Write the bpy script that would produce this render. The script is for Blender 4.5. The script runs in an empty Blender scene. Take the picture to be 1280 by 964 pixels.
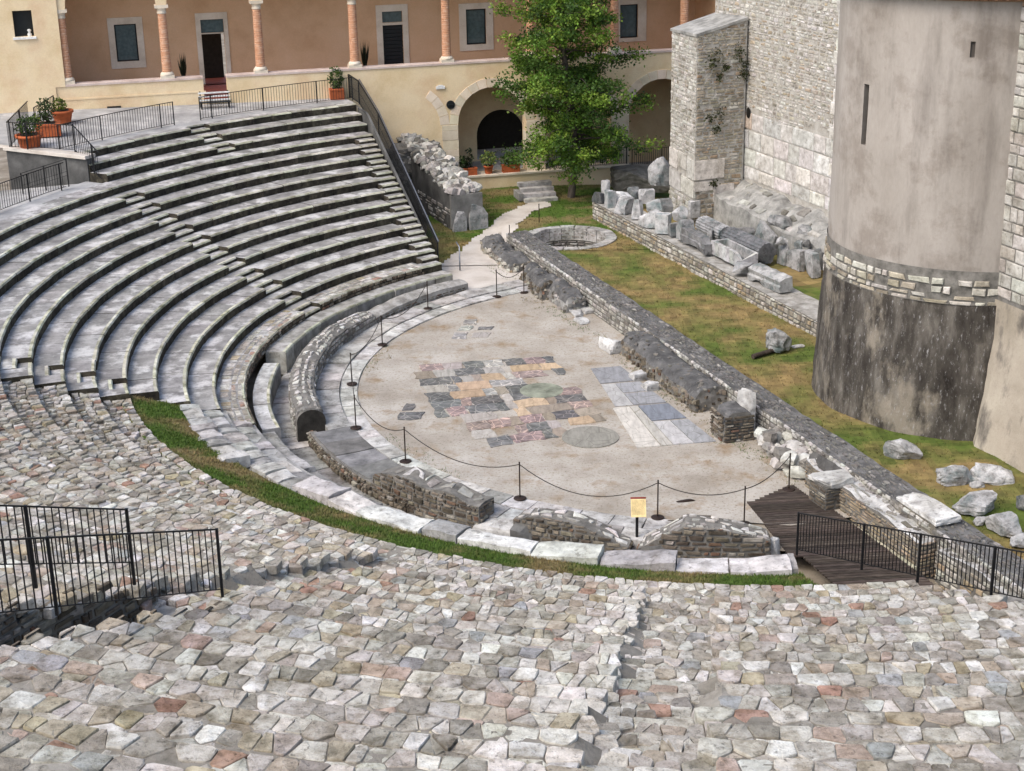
import bpy, math, random
from mathutils import Vector, Matrix, noise

scene = bpy.context.scene
COL = scene.collection
rad = math.radians

# ------------------------------------------------------------------ camera
PITCH, ROLL, CAM_H, FPX = 0.35000, -0.0195, 20.888, 2000.0
_c, _s, _cp, _sp = math.cos(ROLL), math.sin(ROLL), math.cos(PITCH), math.sin(PITCH)
FWD = Vector((0, _cp, -_sp)); UP0 = Vector((0, _sp, _cp)); RT0 = Vector((1, 0, 0))
RIGHT = RT0 * _c + UP0 * _s
UPV = RT0 * -_s + UP0 * _c
cam_data = bpy.data.cameras.new('camera')
cam = bpy.data.objects.new('camera', cam_data); COL.objects.link(cam)
cam.matrix_world = Matrix(((RIGHT.x, UPV.x, -FWD.x, 0), (RIGHT.y, UPV.y, -FWD.y, 0), (RIGHT.z, UPV.z, -FWD.z, CAM_H), (0, 0, 0, 1)))
cam_data.sensor_width = 36.0; cam_data.lens = FPX / 1280 * 36.0
cam_data.clip_start = 0.1; cam_data.clip_end = 3000
scene.camera = cam

# ------------------------------------------------------------------ sky, sun, exposure
SUN_EL, SUN_AZ = rad(50), rad(-128)        # azimuth clockwise from +Y: light comes from the left, a little behind the camera
world = bpy.data.worlds.new('World'); scene.world = world; world.use_nodes = True
nt = world.node_tree
sky = nt.nodes.new('ShaderNodeTexSky'); sky.sky_type = 'NISHITA'; sky.sun_disc = False
sky.sun_elevation = SUN_EL; sky.sun_rotation = SUN_AZ; sky.dust_density = 3.0; sky.ozone_density = 0.6
bgn = nt.nodes['Background']; bgn.inputs[1].default_value = 0.15
nt.links.new(sky.outputs[0], bgn.inputs[0])
sl = bpy.data.lights.new('sun', 'SUN'); sl.energy = 1.15; sl.angle = rad(38); sl.color = (1.0, 0.965, 0.91)
sun = bpy.data.objects.new('sun', sl); COL.objects.link(sun)
sdir = Vector((math.sin(SUN_AZ) * math.cos(SUN_EL), math.cos(SUN_AZ) * math.cos(SUN_EL), math.sin(SUN_EL)))
sun.rotation_euler = sdir.to_track_quat('Z', 'Y').to_euler(); sun.location = (-20, 30, 60)
vs = scene.view_settings
vs.view_transform = 'Standard'; vs.look = 'None'; vs.exposure = 0.86; vs.gamma = 1.0; vs.use_curve_mapping = False

# ------------------------------------------------------------------ measuring helpers (photo pixel on a known plane -> metres)
CX, CY = 7.528, 57.964                     # centre of the orchestra
def ray(x, y):
    a = (x - 640) / FPX; b = -(y - 482) / FPX
    return RIGHT * a + UPV * b + FWD
def W(x, y, z):
    d = ray(x, y); t = (z - CAM_H) / d.z
    return Vector((d.x * t, d.y * t, z))
def scr(p):
    v = Vector(p) - Vector((0, 0, CAM_H)); f = v.dot(FWD)
    if f < 0.5: return (-9999, -9999, f)
    return (640 + FPX * v.dot(RIGHT) / f, 482 - FPX * v.dot(UPV) / f, f)
def pol(p): return (math.hypot(p[0] - CX, p[1] - CY), math.degrees(math.atan2(p[1] - CY, p[0] - CX)))
def at(R, az, z=0.0):
    a = rad(az); return Vector((CX + R * math.cos(a), CY + R * math.sin(a), z))
R14, DR, Z14, DZ, RO = 17.567, 1.020, 0.781, 0.3626, 13.40
def rowR(k): return R14 + (14 - k) * DR
def rowz(k): return Z14 + (14 - k) * DZ
AX = Vector((0.3696, -0.929, 0)); AN = Vector((0.929, 0.3696, 0))     # long axis of the stage and the direction across it

# ------------------------------------------------------------------ object helpers
def tag(o, label=None, cat=None, group=None, kind=None):
    if label: o['label'] = label
    if cat: o['category'] = cat
    if group: o['group'] = group
    if kind: o['kind'] = kind
    return o
def thing(name, label, cat, loc=(0, 0, 0), rotz=0.0, group=None):
    o = bpy.data.objects.new(name, None); COL.objects.link(o)
    o.location = loc; o.rotation_euler = (0, 0, rotz); o.empty_display_size = 0.2
    return tag(o, label, cat, group)
def link(name, me, parent=None, loc=None, rot=None, scale=None):
    o = bpy.data.objects.new(name, me); COL.objects.link(o)
    if parent is not None:
        o.parent = parent
    if loc is not None: o.location = loc
    if rot is not None: o.rotation_euler = rot
    if scale is not None: o.scale = scale
    return o
class MB:
    """collects polygons with a colour each and links them as one mesh object"""
    def __init__(s): s.v = []; s.f = []; s.c = []; s.m = []; s.sm = []
    def poly(s, pts, col=(1, 1, 1), m=0, smooth=False):
        n = len(s.v); s.v.extend([tuple(p) for p in pts]); s.f.append(tuple(range(n, n + len(pts)))); s.c.append(col); s.m.append(m); s.sm.append(smooth)
    def mesh(s, verts, faces, col=(1, 1, 1), m=0, smooth=False):
        n = len(s.v); s.v.extend([tuple(p) for p in verts])
        for f in faces:
            s.f.append(tuple(i + n for i in f)); s.c.append(col); s.m.append(m); s.sm.append(smooth)
    def box(s, c, size, col=(1, 1, 1), rz=0.0, m=0, bev=0.0, taper=1.0, tilt=None):
        hx, hy, hz = size[0] / 2, size[1] / 2, size[2] / 2
        M = Matrix.Rotation(rz, 3, 'Z')
        if tilt: M = M @ Matrix.Rotation(tilt[0], 3, 'X') @ Matrix.Rotation(tilt[1], 3, 'Y')
        c = Vector(c); b = min(bev, hx * .8, hy * .8, hz * .8)
        rings = [(-hz, 0, 1.0)] if b == 0 else [(-hz, 0, 1.0)]
        rings.append((hz - b, 0, taper))
        if b > 0: rings.append((hz, b, taper))
        vs_ = []
        for z, ins, t in rings:
            for sx, sy in ((-1, -1), (1, -1), (1, 1), (-1, 1)):
                vs_.append(c + M @ Vector((sx * (hx * t - ins), sy * (hy * t - ins), z)))
        fs = [(3, 2, 1, 0)]
        for r in range(len(rings) - 1):
            for i in range(4):
                j = (i + 1) % 4; fs.append((r * 4 + i, r * 4 + j, r * 4 + 4 + j, r * 4 + 4 + i))
        k = (len(rings) - 1) * 4; fs.append((k, k + 1, k + 2, k + 3))
        s.mesh(vs_, fs, col, m)
    def tube(s, pts, r, n=6, col=(1, 1, 1), m=0, caps=True, smooth=True):
        pts = [Vector(p) for p in pts]; rs = r if isinstance(r, (list, tuple)) else [r] * len(pts)
        vs_ = []; fs = []
        for i, p in enumerate(pts):
            d = (pts[min(i + 1, len(pts) - 1)] - pts[max(i - 1, 0)]).normalized()
            a = d.cross(Vector((0, 0, 1)))
            if a.length < 1e-3: a = Vector((1, 0, 0))
            a.normalize(); b = d.cross(a)
            for j in range(n):
                t = 2 * math.pi * j / n; vs_.append(p + (a * math.cos(t) + b * math.sin(t)) * rs[i])
        for i in range(len(pts) - 1):
            for j in range(n):
                k = (j + 1) % n; fs.append((i * n + j, i * n + k, i * n + n + k, i * n + n + j))
        s.mesh(vs_, fs, col, m, smooth)
        if caps:
            s.mesh(vs_[:n], [tuple(range(n))], col, m); s.mesh(vs_[-n:], [tuple(range(n - 1, -1, -1))], col, m)
    def lathe(s, prof, c, n=16, col=(1, 1, 1), m=0, smooth=True, sq=0.0):
        vs_ = []; fs = []; c = Vector(c)
        for r, z in prof:
            for j in range(n):
                t = 2 * math.pi * j / n; vs_.append(c + Vector((r * math.cos(t), r * math.sin(t), z)))
        for i in range(len(prof) - 1):
            for j in range(n):
                k = (j + 1) % n; fs.append((i * n + j, i * n + k, i * n + n + k, i * n + n + j))
        s.mesh(vs_, fs, col, m, smooth)
        s.mesh(vs_[:n], [tuple(range(n - 1, -1, -1))], col, m); s.mesh(vs_[-n:], [tuple(range(n))], col, m)
    def data(s, name, mats):
        me = bpy.data.meshes.new(name); me.from_pydata(s.v, [], s.f)
        if not isinstance(mats, (list, tuple)): mats = [mats]
        for mt in mats: me.materials.append(mt)
        me.polygons.foreach_set('material_index', s.m)
        me.polygons.foreach_set('use_smooth', s.sm)
        ca = me.color_attributes.new('Col', 'FLOAT_COLOR', 'CORNER')
        buf = []
        for f, c in zip(s.f, s.c):
            q = (c[0], c[1], c[2], 1.0)
            for _ in f: buf.extend(q)
        ca.data.foreach_set('color', buf)
        me.update(); return me
    def build(s, name, mats, parent=None, **kw):
        o = link(name, s.data(name, mats), None)
        if parent is not None:
            o.parent = parent
            o.matrix_parent_inverse = parent_inv(parent)
        return o
def parent_inv(p):
    """shapes are modelled in world metres, so undo where the thing and its part stand"""
    M = Matrix.Identity(4); q = p
    while q is not None:
        B = Matrix.Translation(q.location) @ q.rotation_euler.to_matrix().to_4x4()
        M = (B if q.parent is None else q.matrix_parent_inverse @ B) @ M; q = q.parent
    return M.inverted()

# ------------------------------------------------------------------ materials
MATS = {}
def nnode(nt_, typ, **kw):
    n = nt_.nodes.new(typ)
    for k, v in kw.items(): setattr(n, k, v)
    return n
def stone(name, cols, scale=2.0, speck=0.35, speck_col=(0.03, 0.028, 0.025), bump=0.35, rough=0.92, fine=14.0, blotch=None, lo=0.3, hi=0.7, stretch=None, cracks=None, objrand=0.0, speck_scale=9.0, speck_lo=0.56, grime=None):
    """weathered mineral surface: two or three tones mixed by noise, pores, an optional second stain, optional crack lines; tinted by the piece's own colour"""
    m = bpy.data.materials.new(name); m.use_nodes = True; t = m.node_tree; L = t.links.new
    bs = t.nodes['Principled BSDF']; bs.inputs['Roughness'].default_value = rough
    try: bs.inputs['Specular IOR Level'].default_value = 0.2
    except Exception: pass
    geo = nnode(t, 'ShaderNodeNewGeometry'); pos = geo.outputs['Position']
    if stretch:
        mp = nnode(t, 'ShaderNodeMapping'); mp.inputs['Scale'].default_value = stretch; L(pos, mp.inputs[0]); pos = mp.outputs[0]
    def noi(sc, det=6, ro=0.6, vec=pos):
        n = nnode(t, 'ShaderNodeTexNoise'); n.inputs['Scale'].default_value = sc; n.inputs['Detail'].default_value = det; n.inputs['Roughness'].default_value = ro
        L(vec, n.inputs['Vector']); return n.outputs['Fac']
    n1 = noi(scale)
    rp = nnode(t, 'ShaderNodeValToRGB'); L(n1, rp.inputs[0]); el = rp.color_ramp.elements
    el[0].position = lo; el[0].color = (*cols[0], 1); el[1].position = hi; el[1].color = (*cols[-1], 1)
    for i, c in enumerate(cols[1:-1]):
        e = el.new(lo + (hi - lo) * (i + 1) / (len(cols) - 1)); e.color = (*c, 1)
    cur = rp.outputs[0]
    def mix(fac, a, b, typ='MIX'):
        x = nnode(t, 'ShaderNodeMix', data_type='RGBA', blend_type=typ)
        if isinstance(fac, float): x.inputs[0].default_value = fac
        else: L(fac, x.inputs[0])
        for inp, v in ((6, a), (7, b)):
            if isinstance(v, tuple): x.inputs[inp].default_value = (*v, 1)
            else: L(v, x.inputs[inp])
        return x.outputs[2]
    def ramp(v, a, b, h=1.0):
        r = nnode(t, 'ShaderNodeMapRange'); r.inputs[1].default_value = a; r.inputs[2].default_value = b; r.inputs[4].default_value = h; L(v, r.inputs[0]); return r.outputs[0]
    if blotch:
        bc, bsc, ba, bb, bh = blotch[:5]
        vec = pos
        if len(blotch) > 5:
            mp2 = nnode(t, 'ShaderNodeMapping'); mp2.inputs['Scale'].default_value = blotch[5]; L(geo.outputs['Position'], mp2.inputs[0]); vec = mp2.outputs[0]
        cur = mix(ramp(noi(bsc, 8, 0.65, vec), ba, bb, bh), cur, bc)
    nf = noi(fine, 4, 0.7)
    if speck > 0:
        ns = noi(speck_scale, 5, 0.75)
        cur = mix(ramp(ns, speck_lo, speck_lo + 0.14, speck), cur, speck_col)
    cur = mix(ramp(nf, 0.25, 0.75, 0.35), cur, mix(1.0, cur, (0.62, 0.62, 0.62), 'MULTIPLY'))
    hgt = nf
    if cracks:
        cc, csc, cw = cracks
        vo = nnode(t, 'ShaderNodeTexVoronoi', feature='DISTANCE_TO_EDGE'); vo.inputs['Scale'].default_value = csc
        L(geo.outputs['Position'], vo.inputs['Vector'])
        cur = mix(ramp(vo.outputs[0], cw, cw * .3), cur, cc)
    at_ = nnode(t, 'ShaderNodeVertexColor', layer_name='Col')
    cur = mix(1.0, cur, at_.outputs[0], 'MULTIPLY')
    if grime:
        gc, gs, ga, gb, gh = grime; cur = mix(ramp(noi(gs, 9, 0.7, geo.outputs['Position']), ga, gb, gh), cur, mix(1.0, cur, gc, 'MULTIPLY'))
    if objrand > 0:
        oi = nnode(t, 'ShaderNodeObjectInfo'); r = nnode(t, 'ShaderNodeMapRange'); r.inputs[3].default_value = 1 - objrand; r.inputs[4].default_value = 1 + objrand
        L(oi.outputs['Random'], r.inputs[0]); cur = mix(1.0, cur, r.outputs[0], 'MULTIPLY')
    L(cur, bs.inputs['Base Color'])
    if bump > 0:
        b = nnode(t, 'ShaderNodeBump'); b.inputs['Strength'].default_value = bump; b.inputs['Distance'].default_value = 0.03
        ad = nnode(t, 'ShaderNodeMath', operation='ADD'); L(hgt, ad.inputs[0]); L(n1, ad.inputs[1]); L(ad.outputs[0], b.inputs['Height']); L(b.outputs[0], bs.inputs['Normal'])
    MATS[name] = m; return m
def plain(name, col, rough=0.6, metal=0.0, spec=0.3, attr=False):
    m = bpy.data.materials.new(name); m.use_nodes = True; t = m.node_tree; bs = t.nodes['Principled BSDF']
    bs.inputs['Roughness'].default_value = rough; bs.inputs['Metallic'].default_value = metal
    bs.inputs['Specular IOR Level'].default_value = spec
    geo = nnode(t, 'ShaderNodeNewGeometry'); n = nnode(t, 'ShaderNodeTexNoise'); n.inputs['Scale'].default_value = 6.0; n.inputs['Detail'].default_value = 5
    t.links.new(geo.outputs['Position'], n.inputs['Vector'])
    rp = nnode(t, 'ShaderNodeValToRGB'); e = rp.color_ramp.elements
    e[0].position = .3; e[1].position = .7; e[0].color = (*[c * .8 for c in col], 1); e[1].color = (*[min(1, c * 1.15) for c in col], 1)
    t.links.new(n.outputs[0], rp.inputs[0]); out = rp.outputs[0]
    if attr:
        a = nnode(t, 'ShaderNodeVertexColor', layer_name='Col'); x = nnode(t, 'ShaderNodeMix', data_type='RGBA', blend_type='MULTIPLY'); x.inputs[0].default_value = 1
        t.links.new(out, x.inputs[6]); t.links.new(a.outputs[0], x.inputs[7]); out = x.outputs[2]
    t.links.new(out, bs.inputs['Base Color']); MATS[name] = m; return m
def leafmat(name, col):
    m = plain(name, col, 0.55, 0, 0.25, True); bs = m.node_tree.nodes['Principled BSDF']
    try:
        tr = m.node_tree.nodes.new('ShaderNodeBsdfTranslucent'); ms = m.node_tree.nodes.new('ShaderNodeMixShader'); ms.inputs[0].default_value = 0.3
        src = bs.inputs['Base Color'].links[0].from_socket; m.node_tree.links.new(src, tr.inputs[0])
        out = m.node_tree.nodes['Material Output']; m.node_tree.links.new(bs.outputs[0], ms.inputs[1]); m.node_tree.links.new(tr.outputs[0], ms.inputs[2]); m.node_tree.links.new(ms.outputs[0], out.inputs[0])
    except Exception: pass
    return m

M_TREAD = stone('weathered_tread', [(0.18, 0.172, 0.163), (0.28, 0.268, 0.253), (0.40, 0.385, 0.365)], 1.2, 0.45, (0.10, 0.095, 0.09), blotch=((0.62, 0.60, 0.575), 0.9, 0.50, 0.60, 0.8), speck_scale=3.2, speck_lo=0.5)
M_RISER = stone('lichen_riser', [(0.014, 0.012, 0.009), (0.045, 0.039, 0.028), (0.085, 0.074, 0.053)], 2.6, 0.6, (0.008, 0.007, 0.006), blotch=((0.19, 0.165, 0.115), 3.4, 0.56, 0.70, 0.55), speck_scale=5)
M_NOSE = stone('worn_nosing', [(0.20, 0.195, 0.12), (0.42, 0.41, 0.31), (0.60, 0.575, 0.49)], 2.2, 0.35, (0.08, 0.075, 0.05))
M_RUB = stone('rubble_stone', [(0.60, 0.575, 0.525), (0.92, 0.89, 0.835), (1.16, 1.15, 1.12)], 3.6, 0.75, (0.12, 0.11, 0.095), bump=0.9, fine=26, speck_scale=8, speck_lo=0.54, grime=((0.42, 0.385, 0.32), 1.9, 0.47, 0.66, 0.85), blotch=((0.55, 0.51, 0.43), 5.0, 0.54, 0.66, 0.55))
M_MORT = stone('lime_mortar', [(0.14, 0.125, 0.10), (0.26, 0.238, 0.20), (0.40, 0.38, 0.335)], 2.2, 0.6, (0.06, 0.054, 0.045), bump=0.9, grime=((0.5, 0.46, 0.4), 1.1, 0.46, 0.66, 0.7))
M_WHITE = stone('white_limestone', [(0.27, 0.26, 0.245), (0.50, 0.49, 0.465), (0.70, 0.69, 0.665)], 1.9, 0.7, (0.12, 0.113, 0.10), bump=0.9, speck_scale=5, speck_lo=0.53, grime=((0.45, 0.42, 0.37), 1.2, 0.52, 0.68, 0.7))
M_GREY = stone('grey_stone', [(0.14, 0.137, 0.13), (0.27, 0.265, 0.25), (0.40, 0.39, 0.37)], 1.7, 0.45, (0.06, 0.058, 0.053), bump=0.5, speck_scale=4)
M_MARBLE = stone('old_marble', [(0.13, 0.168, 0.165), (0.34, 0.335, 0.327), (0.52, 0.515, 0.505)], 1.5, 0.6, (0.05, 0.048, 0.046), bump=0.9, speck_scale=4.5, speck_lo=0.53, objrand=0.22, grime=((0.4, 0.39, 0.37), 1.7, 0.50, 0.64, 0.75))
M_MASON = stone('masonry_stone', [(0.5, 0.475, 0.44), (0.8, 0.78, 0.74), (1.03, 1.02, 1.0)], 3.4, 0.5, (0.12, 0.11, 0.09), bump=0.7, speck_scale=7, grime=((0.5, 0.47, 0.42), 0.9, 0.5, 0.68, 0.6))
M_LIME = stone('pale_lime_mortar', [(0.30, 0.275, 0.235), (0.42, 0.395, 0.35), (0.52, 0.5, 0.46)], 2.5, 0.4, (0.14, 0.125, 0.1), bump=0.8)
M_CORE = stone('wall_core_mortar', [(0.10, 0.094, 0.083), (0.18, 0.17, 0.15), (0.26, 0.245, 0.22)], 3.0, 0.4, (0.04, 0.036, 0.03), bump=0.6)
M_CAPST = stone('dark_wall_top', [(0.075, 0.074, 0.072), (0.13, 0.127, 0.123), (0.21, 0.206, 0.20)], 1.8, 0.6, (0.035, 0.034, 0.032), bump=1.0, fine=18, speck_scale=7, blotch=((0.30, 0.29, 0.27), 2.5, 0.56, 0.66, 0.6))
M_GRAVEL = stone('beige_gravel', [(0.30, 0.262, 0.212), (0.41, 0.372, 0.315), (0.51, 0.475, 0.42)], 0.45, 0.75, (0.15, 0.105, 0.06), bump=0.8, fine=20, speck_scale=9, speck_lo=0.53, blotch=((0.27, 0.185, 0.10), 0.8, 0.53, 0.66, 0.75))
M_PATH = stone('pale_path_gravel', [(0.42, 0.37, 0.31), (0.55, 0.50, 0.44), (0.62, 0.58, 0.52)], 0.8, 0.3, (0.25, 0.2, 0.14), bump=0.4, fine=30)
M_EARTH = stone('bare_earth', [(0.16, 0.13, 0.09), (0.25, 0.21, 0.16), (0.34, 0.3, 0.24)], 1.0, 0.4)
M_PAVE = stone('terrace_paving', [(0.26, 0.255, 0.25), (0.36, 0.355, 0.345), (0.46, 0.45, 0.44)], 0.9, 0.4, (0.15, 0.148, 0.145), blotch=((0.6, 0.58, 0.55), 0.9, 0.55, 0.65, 0.5))
M_CREAM = stone('cream_plaster', [(0.70, 0.535, 0.31), (0.79, 0.63, 0.40), (0.82, 0.67, 0.45)], 0.7, 0.18, (0.5, 0.36, 0.23), bump=0.15, blotch=((0.66, 0.44, 0.27), 0.6, 0.50, 0.70, 0.6))
M_BACK = stone('terracotta_plaster', [(0.58, 0.36, 0.20), (0.66, 0.425, 0.25), (0.70, 0.465, 0.285)], 0.6, 0.1, (0.5, 0.3, 0.18), bump=0.1)
M_TRIM = stone('pale_trim', [(0.58, 0.49, 0.375), (0.71, 0.62, 0.49), (0.78, 0.70, 0.58)], 1.2, 0.2, (0.4, 0.34, 0.27), bump=0.15)
M_COPING = stone('pinkish_coping', [(0.50, 0.38, 0.32), (0.62, 0.5, 0.44), (0.7, 0.6, 0.54)], 1.2, 0.3)
M_BRICK = stone('brick_shaft', [(0.46, 0.21, 0.11), (0.58, 0.31, 0.185), (0.66, 0.45, 0.32)], 3.0, 0.3, (0.3, 0.15, 0.09), bump=0.5, stretch=(1, 1, 5))
M_PLAST = stone('tower_plaster', [(0.275, 0.243, 0.208), (0.355, 0.32, 0.28), (0.41, 0.372, 0.33)], 0.5, 0.12, (0.22, 0.19, 0.16), bump=0.35, fine=10, stretch=(1, 1, 0.45), blotch=((0.15, 0.13, 0.112), 0.8, 0.52, 0.72, 0.55, (1.6, 1.6, 0.25)), grime=((0.6, 0.56, 0.53), 0.55, 0.5, 0.62, 0.6))
M_TBASE = stone('blackened_base', [(0.022, 0.018, 0.015), (0.075, 0.066, 0.055), (0.20, 0.182, 0.155)], 1.3, 0.8, (0.42, 0.41, 0.40), bump=1.0, fine=18, stretch=(1.5, 1.5, 0.5), blotch=((0.30, 0.262, 0.205), 0.5, 0.54, 0.64, 0.8, (1.3, 1.3, 0.7)), speck_scale=8, speck_lo=0.57)
M_VPLAST = stone('stained_plaster', [(0.30, 0.26, 0.2), (0.40, 0.35, 0.28), (0.46, 0.41, 0.33)], 0.6, 0.25, (0.12, 0.1, 0.08), bump=0.4, blotch=((0.1, 0.09, 0.08), 0.6, 0.50, 0.62, 0.85, (1.2, 1.2, 0.6)))
M_CONC = stone('dark_concrete', [(0.05, 0.05, 0.048), (0.095, 0.094, 0.09), (0.16, 0.158, 0.152)], 0.9, 0.4, (0.05, 0.05, 0.05))
M_BRECC = stone('breccia_marble', [(0.55, 0.53, 0.51), (0.85, 0.84, 0.82), (1.2, 1.2, 1.2)], 4.0, 0.4, (1.5, 1.45, 1.35), bump=0.25, speck_scale=6, cracks=((1.8, 1.7, 1.55), 2.6, 0.035), grime=((1.6, 1.55, 1.48), 1.4, 0.40, 0.60, 0.9))
M_SLAB = stone('veined_slab', [(0.68, 0.67, 0.66), (0.9, 0.89, 0.88), (1.08, 1.07, 1.06)], 2.0, 0.45, (0.5, 0.47, 0.43), bump=0.2, stretch=(3, 0.6, 1), cracks=((0.55, 0.54, 0.51), 1.5, 0.02))
M_IRON = plain('black_iron', (0.012, 0.012, 0.013), 0.5, 0.2)
M_STEEL = plain('rusty_brown_steel', (0.035, 0.022, 0.016), 0.55, 0.3)
M_RAILSTEEL = plain('grey_handrail', (0.22, 0.23, 0.25), 0.35, 0.8)
M_ROPE = plain('dark_rope', (0.05, 0.042, 0.035), 0.8)
M_BENCH = stone('worn_bench_stone', [(0.16, 0.15, 0.13), (0.33, 0.315, 0.285), (0.52, 0.505, 0.47)], 1.8, 0.6, (0.06, 0.055, 0.045), bump=0.8, speck_scale=5)
M_WOOD = stone('weathered_planks', [(0.036, 0.027, 0.021), (0.07, 0.054, 0.043), (0.115, 0.092, 0.075)], 3.0, 0.3, (0.02, 0.015, 0.012), stretch=(1, 6, 1), bump=0.3, objrand=0.3)
M_GLASS = plain('dark_window_glass', (0.085, 0.12, 0.122), 0.12, 0, 0.5)
M_DARK = plain('dark_frame', (0.012, 0.014, 0.015), 0.5)
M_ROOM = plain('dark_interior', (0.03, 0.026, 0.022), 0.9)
M_TERRA = plain('terracotta_pot', (0.42, 0.105, 0.035), 0.75)
M_SOIL = plain('potting_soil', (0.03, 0.02, 0.014), 0.95)
M_REDFL = plain('red_tile_floor', (0.25, 0.06, 0.035), 0.6)
M_GRASS = leafmat('grass_blades', (1, 1, 1))
M_TURF = stone('turf_soil', [(0.6, 0.6, 0.6), (0.85, 0.85, 0.85), (1, 1, 1)], 3.0, 0.5, (0.3, 0.28, 0.22), bump=0.6, fine=18, speck_scale=6)
M_LEAF = leafmat('leaf', (1, 1, 1))
M_BARK = stone('bark', [(0.045, 0.036, 0.028), (0.09, 0.073, 0.058), (0.13, 0.11, 0.09)], 4, 0.3, stretch=(1, 1, .3))
M_PAPER = plain('yellowed_board', (0.80, 0.62, 0.30), 0.7)
M_RED = plain('dark_red_header', (0.22, 0.04, 0.03), 0.7)
M_INK = plain('printed_text', (0.35, 0.27, 0.14), 0.8)
M_PALEW = plain('white_paint', (0.75, 0.74, 0.7), 0.6)
M_TILE = plain('roof_tile_clay', (0.30, 0.17, 0.10), 0.85)

# ------------------------------------------------------------------ shape helpers
RNG = random.Random(7)
def child(name, me, parent, loc=(0, 0, 0), rot=(0, 0, 0), scale=(1, 1, 1)):
    o = link(name, me, None, loc, rot, scale); o.parent = parent; o.matrix_parent_inverse = parent_inv(parent); return o
def tint(base, r=RNG, v=0.12, h=0.03):
    k = 1 + r.uniform(-v, v); return tuple(max(0.01, c * k * (1 + r.uniform(-h, h))) for c in base)
PAL_RUB = [((.52, .50, .46), 20), ((.58, .56, .52), 16), ((.39, .37, .33), 12), ((.45, .405, .33), 8), ((.70, .69, .665), 9), ((.40, .265, .21), 2.2), ((.46, .375, .32), 3), ((.40, .41, .415), 2.5), ((.46, .41, .30), 2.5), ((.33, .31, .275), 5)]
PAL_WALL = [((.48, .46, .41), 14), ((.58, .56, .51), 8), ((.40, .36, .29), 8), ((.66, .64, .60), 4), ((.46, .37, .26), 4), ((.30, .275, .235), 5)]
PAL_GREY = [((.38, .37, .35), 12), ((.48, .47, .45), 8), ((.28, .27, .25), 10), ((.58, .57, .55), 4), ((.2, .19, .17), 5)]
PAL_BROWN = [((.19, .16, .125), 10), ((.28, .245, .195), 8), ((.12, .10, .078), 8), ((.40, .375, .33), 3), ((.22, .14, .10), 2)]
PAL_WHITE = [((.66, .65, .62), 10), ((.56, .55, .52), 8), ((.74, .73, .71), 6), ((.44, .43, .41), 4)]
def pick(pal, r=RNG):
    t = r.uniform(0, sum(w for _, w in pal))
    for c, w in pal:
        t -= w
        if t <= 0: return tint(c, r)
    return pal[0][0]
def nz(p, s=1.0, seed=0.0): return noise.noise(Vector((p[0] * s + seed * 13.7, p[1] * s + seed * 7.1, p[2] * s - seed * 3.3)))
def chips(mb, fn, a0, a1, b0, b1, cw, ch, depth, pal, r, gap=0.02, wob=0.42, m=0, emb=0.03, keep=1.0, var=0.7):
    """courses of individually shaped facing stones; fn(a, b, d) gives the point d metres proud of the surface; b0/b1 may be functions of a"""
    fb0 = b0 if callable(b0) else (lambda a: b0); fb1 = b1 if callable(b1) else (lambda a: b1)
    lo = min(fb0(a0), fb0(a1), fb0((a0 + a1) / 2)); hi = max(fb1(a0), fb1(a1), fb1((a0 + a1) / 2), fb1(a0 * .75 + a1 * .25), fb1(a0 * .25 + a1 * .75))
    b = lo
    while b < hi - 0.02:
        h = ch * r.uniform(1 - var * .5, 1 + var * .5); a = a0 - r.uniform(0, cw)
        while a < a1:
            w = cw * r.uniform(1 - var, 1 + var); x0 = max(a, a0); x1 = min(a + w, a1); a += w
            if x1 - x0 < cw * .2: continue
            mid = (x0 + x1) / 2; y0 = max(b, fb0(mid)); y1 = min(b + h, fb1(mid))
            if y1 - y0 < ch * .3 or r.random() > keep: continue
            ja, jb = wob * (x1 - x0) * .3, wob * (y1 - y0) * .45
            q = [(x0 + gap + r.uniform(0, ja), y0 + gap + r.uniform(0, jb)), (x1 - gap - r.uniform(0, ja), y0 + gap + r.uniform(0, jb)),
                 (x1 - gap - r.uniform(0, ja), y1 - gap - r.uniform(0, jb)), (x0 + gap + r.uniform(0, ja), y1 - gap - r.uniform(0, jb))]
            ca = sum(p[0] for p in q) / 4; cb = sum(p[1] for p in q) / 4; d = depth * r.uniform(.35, 1.15); k = r.uniform(.72, .88)
            base = [fn(p[0], p[1], -emb) for p in q]; mid_ = [fn(p[0], p[1], d * .55) for p in q]
            top = [fn(ca + (p[0] - ca) * k, cb + (p[1] - cb) * k, d * r.uniform(.85, 1.15)) for p in q]
            vs_ = base + mid_ + top; fs = []
            for i in range(4):
                j = (i + 1) % 4; fs += [(i, j, 4 + j, 4 + i), (4 + i, 4 + j, 8 + j, 8 + i)]
            fs.append((8, 9, 10, 11)); mb.mesh(vs_, fs, pick(pal, r), m)
        b += h
def chip_list(fn, a0, a1, b0, b1, cw, ch, depth, pal, r, **kw):
    """like chips, but one MB for each stone"""
    big = MB(); chips(big, fn, a0, a1, b0, b1, cw, ch, depth, pal, r, **kw)
    out = []
    for i in range(0, len(big.f), 9):
        o = MB(); v0 = big.f[i][0]
        o.mesh(big.v[v0:v0 + 12], [tuple(x - v0 for x in f) for f in big.f[i:i + 9]], big.c[i]); out.append(o)
    return out
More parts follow.
